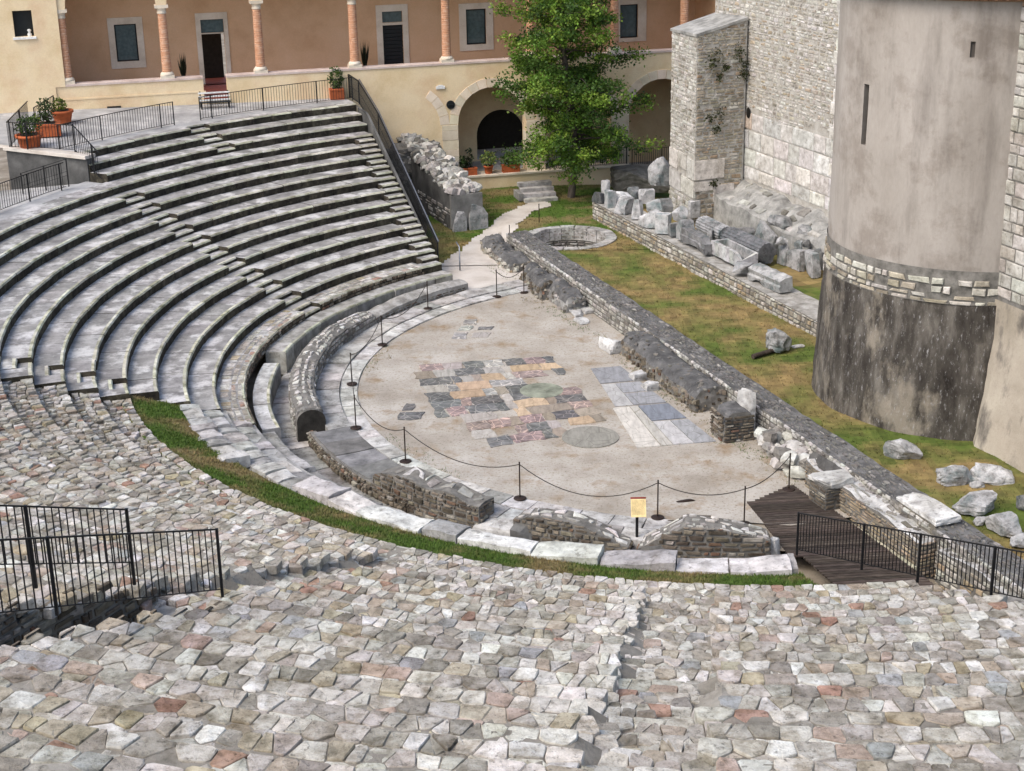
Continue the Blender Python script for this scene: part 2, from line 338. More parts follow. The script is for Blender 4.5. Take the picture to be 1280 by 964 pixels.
def solid(mb, fn, a0, a1, na, b0, b1, nb, zt, zb, col=(1, 1, 1), m=0, rough=0.0, seed=0, ms=None):
    """closed block with an uneven top: fn(a, b, z) -> point; zt(a, b) top height; zb bottom height"""
    ms = m if ms is None else ms
    g = []
    for i in range(na + 1):
        for j in range(nb + 1):
            a = a0 + (a1 - a0) * i / na; b = b0 + (b1 - b0) * j / nb; p = Vector(fn(a, b, zt(a, b)))
            if rough: p.z += rough * nz(p, 1.7, seed)
            g.append(p)
    I = lambda i, j: i * (nb + 1) + j
    fs = [(I(i, j), I(i + 1, j), I(i + 1, j + 1), I(i, j + 1)) for i in range(na) for j in range(nb)]
    n = len(mb.v); mb.mesh(g, fs, col, m)
    ring = [I(i, 0) for i in range(na)] + [I(na, j) for j in range(nb)] + [I(i, nb) for i in range(na, 0, -1)] + [I(0, j) for j in range(nb, 0, -1)]
    bot = []
    for k in ring:
        i, j = divmod(k, nb + 1); bot.append(Vector(fn(a0 + (a1 - a0) * i / na, b0 + (b1 - b0) * j / nb, zb)))
    vs_ = [g[k] for k in ring] + bot; L = len(ring)
    mb.mesh(vs_, [(i, (i + 1) % L, L + (i + 1) % L, L + i)[::-1] for i in range(L)], col, ms)
def fline(P, d, n):
    """wall coordinates: a along d, b height, dist outward along n"""
    P = Vector((P[0], P[1], 0)); return lambda a, b, k: P + d * a + n * k + Vector((0, 0, b))
def fsol(P, d, n):
    P = Vector((P[0], P[1], 0)); return lambda a, b, z: P + d * a + n * b + Vector((0, 0, z))
def boulder(w, d, h, seed, ncut=7, rough=0.05, res=5, squar=0.55):
    """weathered block: a rounded box chopped by random planes, then roughened; stands on z = 0"""
    r = random.Random(seed); idx = {}; vs_ = []; fs = []
    def vid(i, j, k):
        key = (i, j, k)
        if key not in idx:
            p = Vector((i / res * 2 - 1, j / res * 2 - 1, k / res * 2 - 1)); q = p.normalized() * 1.25; p = p * squar + q * (1 - squar)
            idx[key] = len(vs_); vs_.append(p)
        return idx[key]
    for a in range(res):
        for b in range(res):
            for s_ in (0, res):
                fs.append([vid(s_, a, b), vid(s_, a + 1, b), vid(s_, a + 1, b + 1), vid(s_, a, b + 1)][::(1 if s_ else -1)])
                fs.append([vid(a, s_, b), vid(a, s_, b + 1), vid(a + 1, s_, b + 1), vid(a + 1, s_, b)][::(1 if s_ else -1)])
                fs.append([vid(a, b, s_), vid(a + 1, b, s_), vid(a + 1, b + 1, s_), vid(a, b + 1, s_)][::(1 if s_ else -1)])
    cuts = []
    for _ in range(ncut):
        n = Vector((r.uniform(-1, 1), r.uniform(-1, 1), r.uniform(-.2, 1))).normalized(); cuts.append((n, r.uniform(.62, .98)))
    out = []
    for p in vs_:
        for n, t in cuts:
            e = p.dot(n) - t
            if e > 0: p = p - n * e
        p = p * (1 + rough * 1.6 * nz(p, 1.6, seed) + rough * nz(p, 4, seed + 3))
        out.append(Vector((p.x * w / 2, p.y * d / 2, (p.z + 1) * h / 2)))
    zmin = min(p.z for p in out)
    for p in out: p.z -= zmin
    return out, fs
def put(vs_, loc, rz=0.0, tilt=(0, 0)):
    M = Matrix.Translation(loc) @ Matrix.Rotation(rz, 4, 'Z') @ Matrix.Rotation(tilt[0], 4, 'X') @ Matrix.Rotation(tilt[1], 4, 'Y')
    return [M @ v for v in vs_]
def rock(name, label, cat, loc, size, seed, rz=0.0, mat=None, group=None, ncut=7, rough=0.05, squar=0.55, col=(1, 1, 1), tilt=(0, 0), res=5):
    v, f = boulder(*size, seed, ncut, rough, res, squar); mb = MB(); mb.mesh(put(v, (0, 0, 0), 0, tilt), f, col)
    o = link(name, mb.data(name, mat or M_MARBLE), None, loc, (0, 0, rz)); return tag(o, label, cat, group)
def arc(mb, R0, R1, az0, az1, z0, z1, n=8, col=(1, 1, 1), m=0):
    solid(mb, lambda a, b, z: at(b, a, z), az0, az1, n, R0, R1, 1, lambda a, b: z1, z0, col, m)

# ------------------------------------------------------------------ the ground
def sheet(name, pts, mat, n=1):
    mb = MB(); mb.poly(pts); return tag(mb.build(name, mat), kind='structure')
def grid_sheet(name, x0, x1, y0, y1, zf, mat, step, inside, colf):
    """sheet split into cells, with gentle relief and its own colour patches"""
    mb = MB(); nx = int((x1 - x0) / step); ny = int((y1 - y0) / step)
    for i in range(nx):
        for j in range(ny):
            xa, ya = x0 + i * step, y0 + j * step
            if not inside(xa + step / 2, ya + step / 2): continue
            q = [(xa, ya), (xa + step, ya), (xa + step, ya + step), (xa, ya + step)]
            mb.poly([(x, y, zf(x, y)) for x, y in q], colf(xa + step / 2, ya + step / 2))
    return tag(mb.build(name, mat), kind='structure')
mb = MB(); mb.poly([(-1500, -1500, -.62), (1500, -1500, -.62), (1500, 1500, -.62), (-1500, 1500, -.62)])
tag(mb.build('ground', M_EARTH), kind='structure')
# scaena wall (front lip n and back lip f measured at the top)
SW0 = W(633, 291, .9); SW1 = W(1222, 697, .9) ; SWd = (SW1 - SW0); SWd.z = 0; SWl = SWd.length; SWd.normalize(); SWn = Vector((-SWd.y, SWd.x, 0))
if SWn.x < 0: SWn = -SWn
SWt = 1.08
def sw(y, off=0.0):
    t = (y - SW0.y) / SWd.y; p = SW0 + SWd * t + SWn * off; return p.x
# orchestra floor: the half circle and the strip up to the stage front
pts = [at(13.42, a, 0) for a in range(-92, -264, -3)]
pts = [p for p in pts if p.x < sw(p.y) - .2]
far = max(pts, key=lambda p: p.y); 
floor_pts = [at(13.42, a, 0) for a in range(128, 272, 3)] + [Vector((8.4, 44.3, 0)), Vector((sw(45.0) - .05, 45.0, 0)), Vector((sw(72.5) - .05, 72.5, 0))]
sheet('orchestra_floor', floor_pts, M_GRAVEL)


def lawncol(x, y, s=0.0):
    n = noise.noise(Vector((x * .33 + s, y * .33, 0))) + .6 * noise.noise(Vector((x * 1.1, y * 1.1 + s, 4)))
    g = min(1, max(0, .5 + n * 1.1)); b = noise.noise(Vector((x * 2.1 + 9, y * 2.1, 1)))
    dry = (.285, .205, .085); grn = (.105, .145, .028)
    c = [dry[i] * (1 - g) + grn[i] * g for i in range(3)]
    c = [c[i] * (1 + .45 * b) for i in range(3)]
    return tuple(c)
def green(x, y, s=0.0):
    n = noise.noise(Vector((x * .55 + s, y * .55, 7))) + .5 * noise.noise(Vector((x * 1.7, y * 1.7 + s, 2))); g = min(1, max(0, .72 + n * 1.6))
    dry = (.25, .195, .085); grn = (.085, .145, .02)
    return tuple(dry[i] * (1 - g) + grn[i] * g for i in range(3))
LAWNZ = .38
def in_lawn(x, y): return (x - 2.99) ** 2 + (y - 77.4) ** 2 > 2.2 ** 2 and x > sw(y, SWt * .5) and x < 30 and y < 75.3
grid_sheet('lawn', -2, 24, 36, 84, lambda x, y: LAWNZ + .05 * noise.noise(Vector((x * .7, y * .7, 0))) - max(0, 46 - y) * .02, M_TURF, .25, in_lawn, lawncol)
PATHC = [W(574, 352, .01), W(588, 335, .01), W(600, 318, .03), W(617, 298, .08), W(637, 280, .12), W(656, 266, .2), W(674, 257, .28)]
PATHW = [3.6, 3.2, 2.3, 1.7, 1.5, 1.3, 1.5]
def path_d(x, y):
    best = 9.0
    for i in range(len(PATHC) - 1):
        a, b = PATHC[i], PATHC[i + 1]; d = b - a; t = max(0, min(1, ((x - a.x) * d.x + (y - a.y) * d.y) / (d.x ** 2 + d.y ** 2))); q = a + d * t
        best = min(best, math.hypot(x - q.x, y - q.y) - (PATHW[i] + (PATHW[i + 1] - PATHW[i]) * t) / 2 + .25 * noise.noise(Vector((x * 1.3, y * 1.3, 0))))
    return best
def in_back(x, y): return (y > 73.5 and x < 10.5 and x > -4.2 and y < 89.6 and not (x > sw(y, .2) and y < 75.0)) and not ((x - 2.99) ** 2 + (y - 77.4) ** 2 < 2.25 ** 2)
def groundz(x, y):
    b = .02 + max(0, (y - 73)) * .017; k = min(1, max(0, (x - sw(y, .2)) / 1.6)) * min(1, max(0, (88 - y) / 6)); k = k * k * (3 - 2 * k); return b + (LAWNZ + .02 - b) * k
def backz(x, y): return groundz(x, y) - (.05 if path_d(x, y) < 0 else 0)
mb = MB(); mb.poly([Vector((-4.6, 67.5, .006)), at(15.1, 128, .006), at(13.35, 122, .007), Vector((sw(72.5) - .05, 72.4, .007)), Vector((sw(74.5) - .05, 74.4, .007)), Vector((-3.4, 74.4, .007)), Vector((-3.8, 71.5, .007))])
for i in range(70):
    for j in range(64):
        x, y = -4.0 + i * .14, 74.0 + j * .24
        if path_d(x + .07, y + .12) > 0 or x > sw(y, -.1) and y < 77: continue
        mb.poly([(p_, q_, groundz(p_, q_) + .012) for p_, q_ in ((x, y), (x + .14, y), (x + .14, y + .24), (x, y + .24))])
tag(mb.build('path', M_PATH), kind='structure')
grid_sheet('back_lawn', -4.5, 11, 72, 92, backz, M_TURF, .25, in_back, lambda x, y: green(x, y) if y > 79 else lawncol(x, y))
def tufts(name, n, region, zf, colf, seed, h=(.05, .14), parent=None):
    r = random.Random(seed); mb = MB(); x0, x1, y0, y1, inside = region; c = 0; tries = 0
    while c < n and tries < n * 12:
        tries += 1; x = r.uniform(x0, x1); y = r.uniform(y0, y1)
        if not inside(x, y): continue
        z = zf(x, y); col = tint(colf(x, y), r, .35, .08); c += 1
        for _ in range(3):
            a = r.uniform(0, 6.28); l = r.uniform(*h); w = l * .22; dx, dy = math.cos(a), math.sin(a); ox, oy = r.uniform(-.05, .05), r.uniform(-.05, .05)
            mb.poly([(x + ox - dy * w, y + oy + dx * w, z - .01), (x + ox + dy * w, y + oy - dx * w, z - .01), (x + ox + dx * l * .7, y + oy + dy * l * .7, z + l)], col)
    return tag(mb.build(name, M_GRASS), kind='stuff')
tufts('grass', 17000, (-2, 22, 38, 84, in_lawn), lambda x, y: LAWNZ + .05 * noise.noise(Vector((x * .7, y * .7, 0))) - max(0, 46 - y) * .02, lawncol, 3, (.03, .08))
tufts('grass', 7000, (-4.2, 7.5, 73.5, 89.5, lambda x, y: in_back(x, y) and path_d(x, y) > .05), backz, lambda x, y: green(x, y) if y > 79 else lawncol(x, y), 4, (.03, .09))

# ------------------------------------------------------------------ restored seating (upper left)
SD = Vector((.335, -.942, 0)); SP = Vector((-7.99, 85.64, 0))         # right-hand edge of the stair along its end
def az_on(R, off):
    """azimuth where the circle R meets the stair line moved off metres to the left"""
    q = SP + Vector((-.942, -.335, 0)) * off; lo, hi = 95.0, 160.0
    f = lambda a: (at(R, a) - q).dot(Vector((.942, .335, 0)))
    for _ in range(50):
        m_ = (lo + hi) / 2
        if f(m_) > 0: lo = m_
        else: hi = m_
    return (lo + hi) / 2
tier = thing('restored_seating', 'bank of long curved grey stone seat rows with worn pale edges below the cream building', 'seating', at(24, 160, 0))
STEPW = .95
def seat_blocks(mb, Rf, Rb, zt, zb, a0, a1, r, blk=1.3, jit=1.0):
    L = rad(a1 - a0) * Rf; n = max(1, int(round(L / blk))); cuts = [a0 + (a1 - a0) * (i + (r.uniform(-.25, .25) if 0 < i < n else 0)) / n for i in range(n + 1)]
    g = math.degrees(.006 / Rf)
    for i in range(n):
        b0, b1 = cuts[i] + (g if i else 0), cuts[i + 1] - (g if i < n - 1 else 0); dz = r.uniform(-.01, .01) * jit; dr = r.uniform(-.016, .016) * jit
        seg = 3; k = tint((1, 1, 1), r, .28); kt = tint((1, 1, 1), r, .05, .01); prof = [(Rf + dr, zb), (Rf + dr - .015, zt + dz - .06), (Rf + dr + .025, zt + dz), (Rf + .13, zt + dz + .003), (Rb + .08, zt + dz)]
        vs_ = []
        for s in range(seg + 1):
            a = b0 + (b1 - b0) * s / seg
            for q, (R, z) in enumerate(prof):
                vs_.append(at(R + (nz((a * 3, R, z), 1.0) * .022 if q < 3 else 0), a, z + (nz((a * 2.3, R, 5), 1.0) * .014 if q in (1, 2, 3) else 0)))
        P = len(prof)
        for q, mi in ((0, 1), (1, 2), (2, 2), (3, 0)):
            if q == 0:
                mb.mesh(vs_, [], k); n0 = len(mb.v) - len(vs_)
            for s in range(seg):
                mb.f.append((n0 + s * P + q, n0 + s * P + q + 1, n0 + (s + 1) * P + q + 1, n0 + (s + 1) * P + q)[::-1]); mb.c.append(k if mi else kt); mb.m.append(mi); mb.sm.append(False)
        for s in (0, seg):
            mb.poly([vs_[s * P + q] for q in range(P)] + [at(Rb + .08, b0 if s == 0 else b1, zb)], k, 1)
LEFTEND = {6: 199, 7: 199, 8: 199, 9: 199, 10: 199.3, 11: 196.0, 12: 197.2, 13: 197.6}
r = random.Random(21)
AISA = lambda R: (151.2 + (24.7 - R) * .30, 151.2 + (24.7 - R) * .30 + 74.0 / R)
for k in range(0, 15):
    R, z = rowR(k), rowz(k); zb = z - DZ - .12
    if k <= 3: z -= .03
    a0 = az_on(R, STEPW if k > 3 else .02); a1 = LEFTEND.get(k, 199.0 if k > 3 else 199.0)
    if k <= 2: a1 = 150.6
    if k == 14: a1 = 200.5
    if k < 11 and k > 3: a1 = 198.6
    mb = MB(); Rb = R + DR if k > 0 else R + .55
    gaps = []
    if k >= 4: gaps.append(AISA(R))
    if k <= 2: gaps.append((135.0, 137.1))
    if 4 <= k <= 10: gaps.append((194.2, 194.2 + 60.0 / R))
    cur = a0
    for g0, g1 in gaps:
        seat_blocks(mb, R, Rb, z, zb, cur, g0, r); cur = g1
        seat_blocks(mb, R + .5, Rb, z, zb, g0, g1, r, 3); seat_blocks(mb, R + .01, R + .5, z - DZ / 2, zb, g0, g1, r, 3)
    seat_blocks(mb, R, Rb, z, zb, cur, a1, r)
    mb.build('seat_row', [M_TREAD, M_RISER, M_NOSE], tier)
    if k >= 4:   # side stair: two steps to each row
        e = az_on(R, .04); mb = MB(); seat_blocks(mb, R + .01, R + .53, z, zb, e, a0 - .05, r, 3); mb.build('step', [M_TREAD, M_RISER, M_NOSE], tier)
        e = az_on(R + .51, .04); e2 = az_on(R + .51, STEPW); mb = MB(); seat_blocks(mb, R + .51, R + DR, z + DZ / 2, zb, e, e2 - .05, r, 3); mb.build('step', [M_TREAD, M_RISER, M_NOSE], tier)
# flagstones on the lowest restored row
mb = MB(); r = random.Random(5)
for a0_, a1_ in ((az_on(rowR(14), STEPW) + .3, AISA(R14)[0] - .3), (AISA(R14)[1] + .3, 200)):
    Rm = R14 + .5
    chips(mb, lambda s, b, d: at(R14 + .03 + b, math.degrees(s / Rm), Z14 + d), rad(a0_) * Rm, rad(a1_) * Rm, .02, .98, .42, .32, .022, PAL_RUB, r, gap=.012, emb=.02)
    chips(mb, lambda s, b, d: at(R14 - d - .012, math.degrees(s / Rm), b), rad(a0_) * Rm, rad(a1_) * Rm, Z14 - DZ, Z14 - .03, .3, .15, .05, PAL_BROWN, r, gap=.012, emb=.02)
tag(mb.build('flagstone', M_RUB, tier), kind='stuff')

# front bench: large blocks, each a part
bench = thing('front_bench', 'low curved bench of large grey blocks at the foot of the seat rows', 'bench', at(17, 165, -.5))
r = random.Random(9)
cuts = [127.5, 131, 135, 139.5, 144, 148.5, 153.5, 158, 163, 168, 171.8]
for i in range(len(cuts) - 1):
    mb = MB(); Rf = 16.72 + r.uniform(-.03, .03); zt = .44 + r.uniform(-.015, .02)
    seat_blocks(mb, Rf, R14 - .12, zt, -.5, cuts[i], cuts[i + 1] - .12, r, 9, .5); mb.build('bench_block', [M_BENCH, M_BENCH, M_NOSE], bench)
cuts = [175.3, 180, 185.5, 191, 196.5, 199.6]
for i in range(len(cuts) - 1):
    mb = MB(); seat_blocks(mb, 16.66, R14 - .35, .36 + r.uniform(-.02, .02), -.6, cuts[i], cuts[i + 1] - .12, r, 9, .5); mb.build('bench_block', [M_WHITE, M_GREY, M_NOSE], bench)

# ------------------------------------------------------------------ corridor and orchestra ring
def slab_ring(name, part, R0, R1, a0, a1, zt, zb, n, mat, seed, cols, rows_=1, jz=.02, label=None, cat=None, skip=0.0):
    r = random.Random(seed); root = bpy.data.objects.new(name, None); COL.objects.link(root); root.location = at((R0 + R1) / 2, (a0 + a1) / 2, zb)
    tag(root, label, cat, kind=None if cat else 'structure')
    for q in range(rows_):
        ra, rb = R0 + (R1 - R0) * q / rows_, R0 + (R1 - R0) * (q + 1) / rows_
        cu = [a0 + (a1 - a0) * (i + (r.uniform(-.28, .28) if 0 < i < n else 0)) / n for i in range(n + 1)]
        for i in range(n):
            if r.random() < skip: continue
            mb = MB(); g = math.degrees(.014 / ra); dz = r.uniform(-jz, jz); t = r.uniform(-.3, .3)
            solid(mb, lambda a, b, z: at(b, a + t * (b - ra), z), cu[i] + g, cu[i + 1] - g, 4, ra + .012, rb - .012, 2, lambda a, b: zt + dz, zb, pick(cols, r), 0, .025, seed)
            mb.build(part, mat, root)
    return root
PALW1 = [((1.0, 1.0, 1.0), 6), ((.8, .79, .78), 4), ((.62, .61, .6), 2)]
slab_ring('orchestra_ring', 'ring_slab', 13.42, 14.1, 118, 232, .05, -.6, 26, M_WHITE, 31, [((1.05, 1.03, 1.0), 6), ((.9, .88, .85), 3)])
slab_ring('orchestra_ring', 'ring_slab', 14.1, 15.0, 118, 200, .10, -.6, 17, M_WHITE, 32, [((.9, .88, .86), 4), ((.72, .7, .68), 3)])
slab_ring('orchestra_ring', 'ring_slab', 13.42, 14.2, 232, 265.5, .04, -.6, 9, M_WHITE, 33, PALW1)
slab_ring('orchestra_ring', 'ring_slab', 14.2, 15.1, 220, 265.5, .02, -.6, 11, M_WHITE, 34, PALW1, jz=.04)
slab_ring('orchestra_ring', 'ring_slab', 14.1, 15.55, 200, 226, .06, -.6, 6, M_GREY, 35, [((.9, .9, .9), 3), ((.65, .65, .66), 3)])
slab_ring('corridor_pavement', 'paving_slab', 15.5, 16.8, 128, 200, -.45, -.62, 22, M_WHITE, 36, [((.95, .93, .9), 4), ((.78, .77, .75), 3)], jz=.012)
slab_ring('corridor_pavement', 'paving_slab', 15.5, 18.2, 200, 268, -.5, -.62, 16, M_WHITE, 37, [((.72, .71, .69), 4), ((.6, .59, .57), 3)], 2, .012)

# walls of the orchestra edge
def arc_wall(name, label, R0, R1, a0, a1, zt, zb, pal, seed, cw=.32, ch=.2, top=True, topmat=None, inner=True, caps=True, depth=.06, coremat=None, topcw=None, toppal=None, toprough=.08):
    r = random.Random(seed); t = thing(name, label, 'wall', at((R0 + R1) / 2, (a0 + a1) / 2, zb)); Rm = (R0 + R1) / 2
    mb = MB(); solid(mb, lambda a, b, z: at(b, a, z), a0, a1, max(4, int((a1 - a0) / 1.2)), R0 + .03, R1 - .03, 3, zt, zb, (1, 1, 1), 0, toprough, seed)
    mb.build('wall_core', coremat or M_CORE, t)
    mb = MB(); s0, s1 = rad(a0) * Rm, rad(a1) * Rm; dg = lambda s: math.degrees(s / Rm)
    chips(mb, lambda s, b, d: at(R1 + d - .03, dg(s), b), s0, s1, zb, lambda s: zt(dg(s), R1) + .0, cw, ch, depth, pal, r)
    if inner: chips(mb, lambda s, b, d: at(R0 - d + .03, dg(s), b), s0, s1, max(zb, 0), lambda s: zt(dg(s), R0), cw, ch, depth, pal, r)
    if caps:
        for a, sg in ((a0, -1), (a1, 1)):
            chips(mb, lambda b_, z, d, a=a, sg=sg: at(b_, a + sg * math.degrees(d / Rm), z), R0 + .05, R1 - .05, zb, lambda b_, a=a: zt(a, b_), cw, ch, depth, pal, r)
    tag(mb.build('facing_stone', M_MASON, t), kind='stuff')
    if top:
        mb = MB(); c = topcw or cw
        chips(mb, lambda s, b, d: at(b, dg(s), zt(dg(s), b) + d + toprough * nz(at(b, dg(s), zt(dg(s), b)), 1.7, seed)), s0, s1, R0 + .04, R1 - .04, c, c * .85, depth * .8, toppal or pal, r, emb=.06, wob=.9, var=1.0, keep=.92)
        tag(mb.build('top_stone', M_MASON, t), kind='stuff')
    return t
arc_wall('orchestra_wall', 'curved low rubble wall with loose pale stones on top inside the seating corridor', 15.0, 15.95, 152, 197.5, lambda a, b: .42 + .2 * min(1, (a - 152) / 10) + .12 * (1 - ((b - 15.47) / .5) ** 2), -.6, PAL_GREY, 41, .26, .2, toppal=PAL_WHITE, topcw=.27)
# smooth mortar-capped end of that wall
mb = MB(); t = thing('mortar_capped_wall', 'low curved wall with smooth pale mortar capping near the path', 'wall', at(15.6, 140, -.5))
solid(mb, lambda a, b, z: at(b, a, z), 128.5, 152, 18, 15.15, 16.1, 4, lambda a, b: .30 + .16 * math.sin((a - 126) * .16) * .5 + .14 * (1 - ((b - 15.6) / .5) ** 2), -.6, (1, 1, 1), 0, .08, 3); mb.build('capping', M_BENCH, t)
mb = MB(); r = random.Random(3); chips(mb, lambda s, b, d: at(15.17 - d, math.degrees(s / 15.2), b), rad(129) * 15.2, rad(152) * 15.2, .05, .25, .25, .13, .05, PAL_BROWN, r); tag(mb.build('facing_stone', M_MASON, t), kind='stuff')
# round-headed dark end of the rubble wall
t = thing('arched_wall_end', 'dark round-headed cut end of the low rubble wall', 'wall', at(15.47, 198, -.6))
mb = MB(); q = []
for i in range(13):
    a = math.pi * i / 12; q.append((15.47 + .52 * math.cos(a), .28 + .44 * math.sin(a)))
q = [(15.99, -.55)] + q + [(14.95, -.55)]
for i in range(len(q)):
    j = (i + 1) % len(q); mb.poly([at(q[i][0], 197.3, q[i][1]), at(q[j][0], 197.3, q[j][1]), at(q[j][0], 198.2, q[j][1]), at(q[i][0], 198.2, q[i][1])][::-1], (.8, .8, .8))
mb.poly([at(a, 198.2, b) for a, b in q], (.22, .21, .2)); mb.build('end_face', M_CORE, t)
arc_wall('rubble_retaining_face', 'dark mottled rubble retaining face below the flat grey slabs', 15.35, 15.66, 199, 226, lambda a, b: .02, -.6, PAL_BROWN, 43, .2, .17, top=False, inner=False, depth=.09)
def ztB(a, b): return .12 + .5 * min(1, max(0, (a - 218) / 4)) * (1 - .25 * max(0, (a - 230) / 8) + .12 * math.sin(a * .9)) + .05
arc_wall('broken_curved_wall', 'broken dark curved wall capped with big grey slabs at the front of the orchestra', 14.75, 15.65, 219, 236.5, ztB, -.6, PAL_BROWN, 44, .3, .16, toppal=PAL_GREY, topcw=.6, toprough=.13)
def ztC(a, b): return .05 + .62 * max(0, 1 - ((a - 246) / 7.5) ** 2)
arc_wall('humped_wall', 'small humped brown rubble wall behind the information board', 14.9, 15.65, 241, 254.5, ztC, -.6, PAL_BROWN, 45, .3, .16, toppal=PAL_WHITE, topcw=.3, toprough=.06)
def ztD(a, b): return .0 + .85 * min(1, max(0, (a - 255.5) / 5)) * (1 - .5 * max(0, (a - 264) / 6))
arc_wall('ruined_end_wall', 'tall brown brick-coursed wall stub with white rubble top beside the wooden ramp', 14.75, 15.65, 255.5, 269.8, ztD, -.6, PAL_BROWN, 46, .38, .15, toppal=PAL_WHITE, topcw=.3, toprough=.06)
p = at(15.2, 238.6, -.55); rock('fallen_block', 'large pale broken block lying between the curved wall pieces', 'block', p, (1.7, .8, .62), 51, rad(-25), M_WHITE)
p = at(15.55, 242.3, -.6); v, f = boulder(.75, .55, .85, 52, 3, .02, 4, .9); mb = MB(); mb.mesh(put(v, p, rad(-28), (.2, .1)), f, (.55, .55, .54)); tag(mb.build('dark_slab', M_GREY), 'dark grey upright slab leaning in front of the humped wall', 'slab')
p = at(15.7, 258.0, -.6); rock('fallen_block', 'dark triangular lump beside the post of the information board', 'block', p, (1.3, .6, .75), 53, rad(10), M_GREY, col=(.45, .44, .42))
p = at(15.1, 270.6, -.55); rock('white_stub', 'short white rounded stone at the end of the ruined wall', 'stone', p, (.35, .5, .9), 54, 0, M_WHITE)

# ------------------------------------------------------------------ grass strip and white kerb stones in front of it
def kerbR(az):
    a = az
    if a < 205: return 20.05
    if a < 222: return 20.05 - (a - 205) / 17 * .6
    return 19.45 - .3 * min(1, (a - 222) / 30)
def kz(R): return 1.22 + (R - 19.2) * .33
mb = MB()
r = random.Random(61)
A0g, A1g = 197.0, 270.6
n = 220
for i in range(n):
    a, b = A0g + (A1g - A0g) * i / n, A0g + (A1g - A0g) * (i + 1) / n
    for j in range(6):
        f = lambda az, t: (lambda R: at(R, az, kz(R) - .08 + .04 * noise.noise(Vector((R * 2, az * .5, 0)))))(kerbR(az) - .1 + (22.0 - kerbR(az) + .1) * t)
        q = [f(a, j / 6), f(a, (j + 1) / 6), f(b, (j + 1) / 6), f(b, j / 6)]
        mb.poly(q[::-1], green(q[0].x, q[0].y, 3))
tag(mb.build('grass_strip', M_TURF), kind='structure')
def in_strip(x, y):
    R, a = pol((x, y)); a %= 360
    return A0g < a < A1g and kerbR(a) - .05 < R < 21.75
tufts('grass', 16000, (-14, 9, 35, 54, in_strip), lambda x, y: kz(pol((x, y))[0]) - .08, lambda x, y: green(x, y, 3), 5, (.03, .09))
# eroded lower seats under the strip
low = thing('eroded_lower_seats', 'worn lower seat rows of pale slabs curving between the grass strip and the corridor', 'seating', at(18.5, 210, -.6))
r = random.Random(62)
mb = MB(); arc(mb, 16.9, 17.75, 200, 270.5, -.7, .3, 60); arc(mb, 17.6, 18.6, 197.5, 270.5, -.7, .72, 60); arc(mb, 18.4, 20.6, 197, 270.5, -.7, .98, 60)
mb.build('seat_core', M_GREY, low)
def slabs(part, Ra, Rb, a0, a1, z, ln, mat, cols, r, parent, jz=.04, tilt=.03, jr=.1):
    a = a0
    while a < a1:
        l = ln * r.uniform(.65, 1.35); da = math.degrees(l / Ra); e = min(a + da, a1); mb = MB()
        ra, rb = Ra + r.uniform(-jr, jr), Rb + r.uniform(-jr, jr); dz = z + r.uniform(-jz, jz); tx, ty = r.uniform(-tilt, tilt), r.uniform(-tilt, tilt); g = math.degrees(.02 / Ra)
        sd = r.uniform(0, 99)
        solid(mb, lambda A, b, zz: at(b + .06 * nz((A * .5, b * 3, sd)), A + .12 * nz((b * 3, A, sd + 5)), zz), a + g, e - g, 9, ra, rb, 5, lambda A, b: dz + tx * (A - a) + ty * (b - ra) - .03 * (abs(b - (ra + rb) / 2) / (rb - ra) * 2) ** 4, dz - .42, pick(cols, r), 0, .075, sd)
        mb.build(part, mat, parent); a = e
slabs('seat_slab', 16.95, 17.7, 200.5, 270, .36, 1.2, M_WHITE, [((.8, .79, .77), 3), ((.6, .59, .58), 3)], r, low)
slabs('seat_slab', 17.7, 18.55, 198, 270, .80, .9, M_WHITE, [((.85, .84, .82), 3), ((.62, .61, .6), 3), ((.75, .62, .55), 1)], r, low, .06)
slabs('seat_slab', 18.5, 19.3, 197.5, 222, 1.14, .8, M_WHITE, [((.9, .89, .87), 3), ((.68, .67, .65), 2)], r, low, .05)
slabs('seat_slab', 19.25, 20.1, 197.3, 214, 1.42, .75, M_WHITE, [((.9, .89, .87), 3), ((.7, .69, .67), 2)], r, low, .06)
kerb = thing('white_kerb', 'curved kerb of big rough white stone blocks along the grass strip', 'kerb', at(18.8, 245, .6))
slabs('kerb_block', 18.32, 19.18, 221, 270.4, 1.25, 1.75, M_WHITE, [((1.3, 1.29, 1.26), 4), ((1.1, 1.09, 1.06), 3), ((.8, .79, .77), 1.5)], r, kerb, .05, .03, .12)

# ------------------------------------------------------------------ rubble seating in the foreground
cav = thing('rubble_seating', 'large sloping bank of rough rubble stone seat rows in the foreground', 'seating', at(32, 240, 5))
L2 = Vector((8.62, 40.6, 0)); L2d = Vector((.336, -.942, 0)); L2n = Vector((-.942, -.336, 0))
VD = Vector((math.cos(rad(-117.3)), math.sin(rad(-117.3)), 0)); VN = Vector((-VD.y, VD.x, 0))      # stair channel: direction and left side
V0 = at(31.3, -117.0)
def in_vom(p, m_=0.0):
    q = Vector((p[0], p[1], 0)) - Vector((V0.x, V0.y, 0)); return q.dot(VD) > -m_ and abs(q.dot(VN)) < 1.02 + m_
def cut_ok(p): return (Vector((p[0], p[1], 0)) - L2).dot(L2n) > 0
def az_end(R):
    a = 285.0
    while a > 240 and not cut_ok(at(R, a)): a -= .1
    return a
def aisleE(R, a): return abs((a - 261.45)) * rad(1) * R < .92
def aisleD(R, a): return abs((a - 242.2)) * rad(1) * R < .75 and R < 31.5
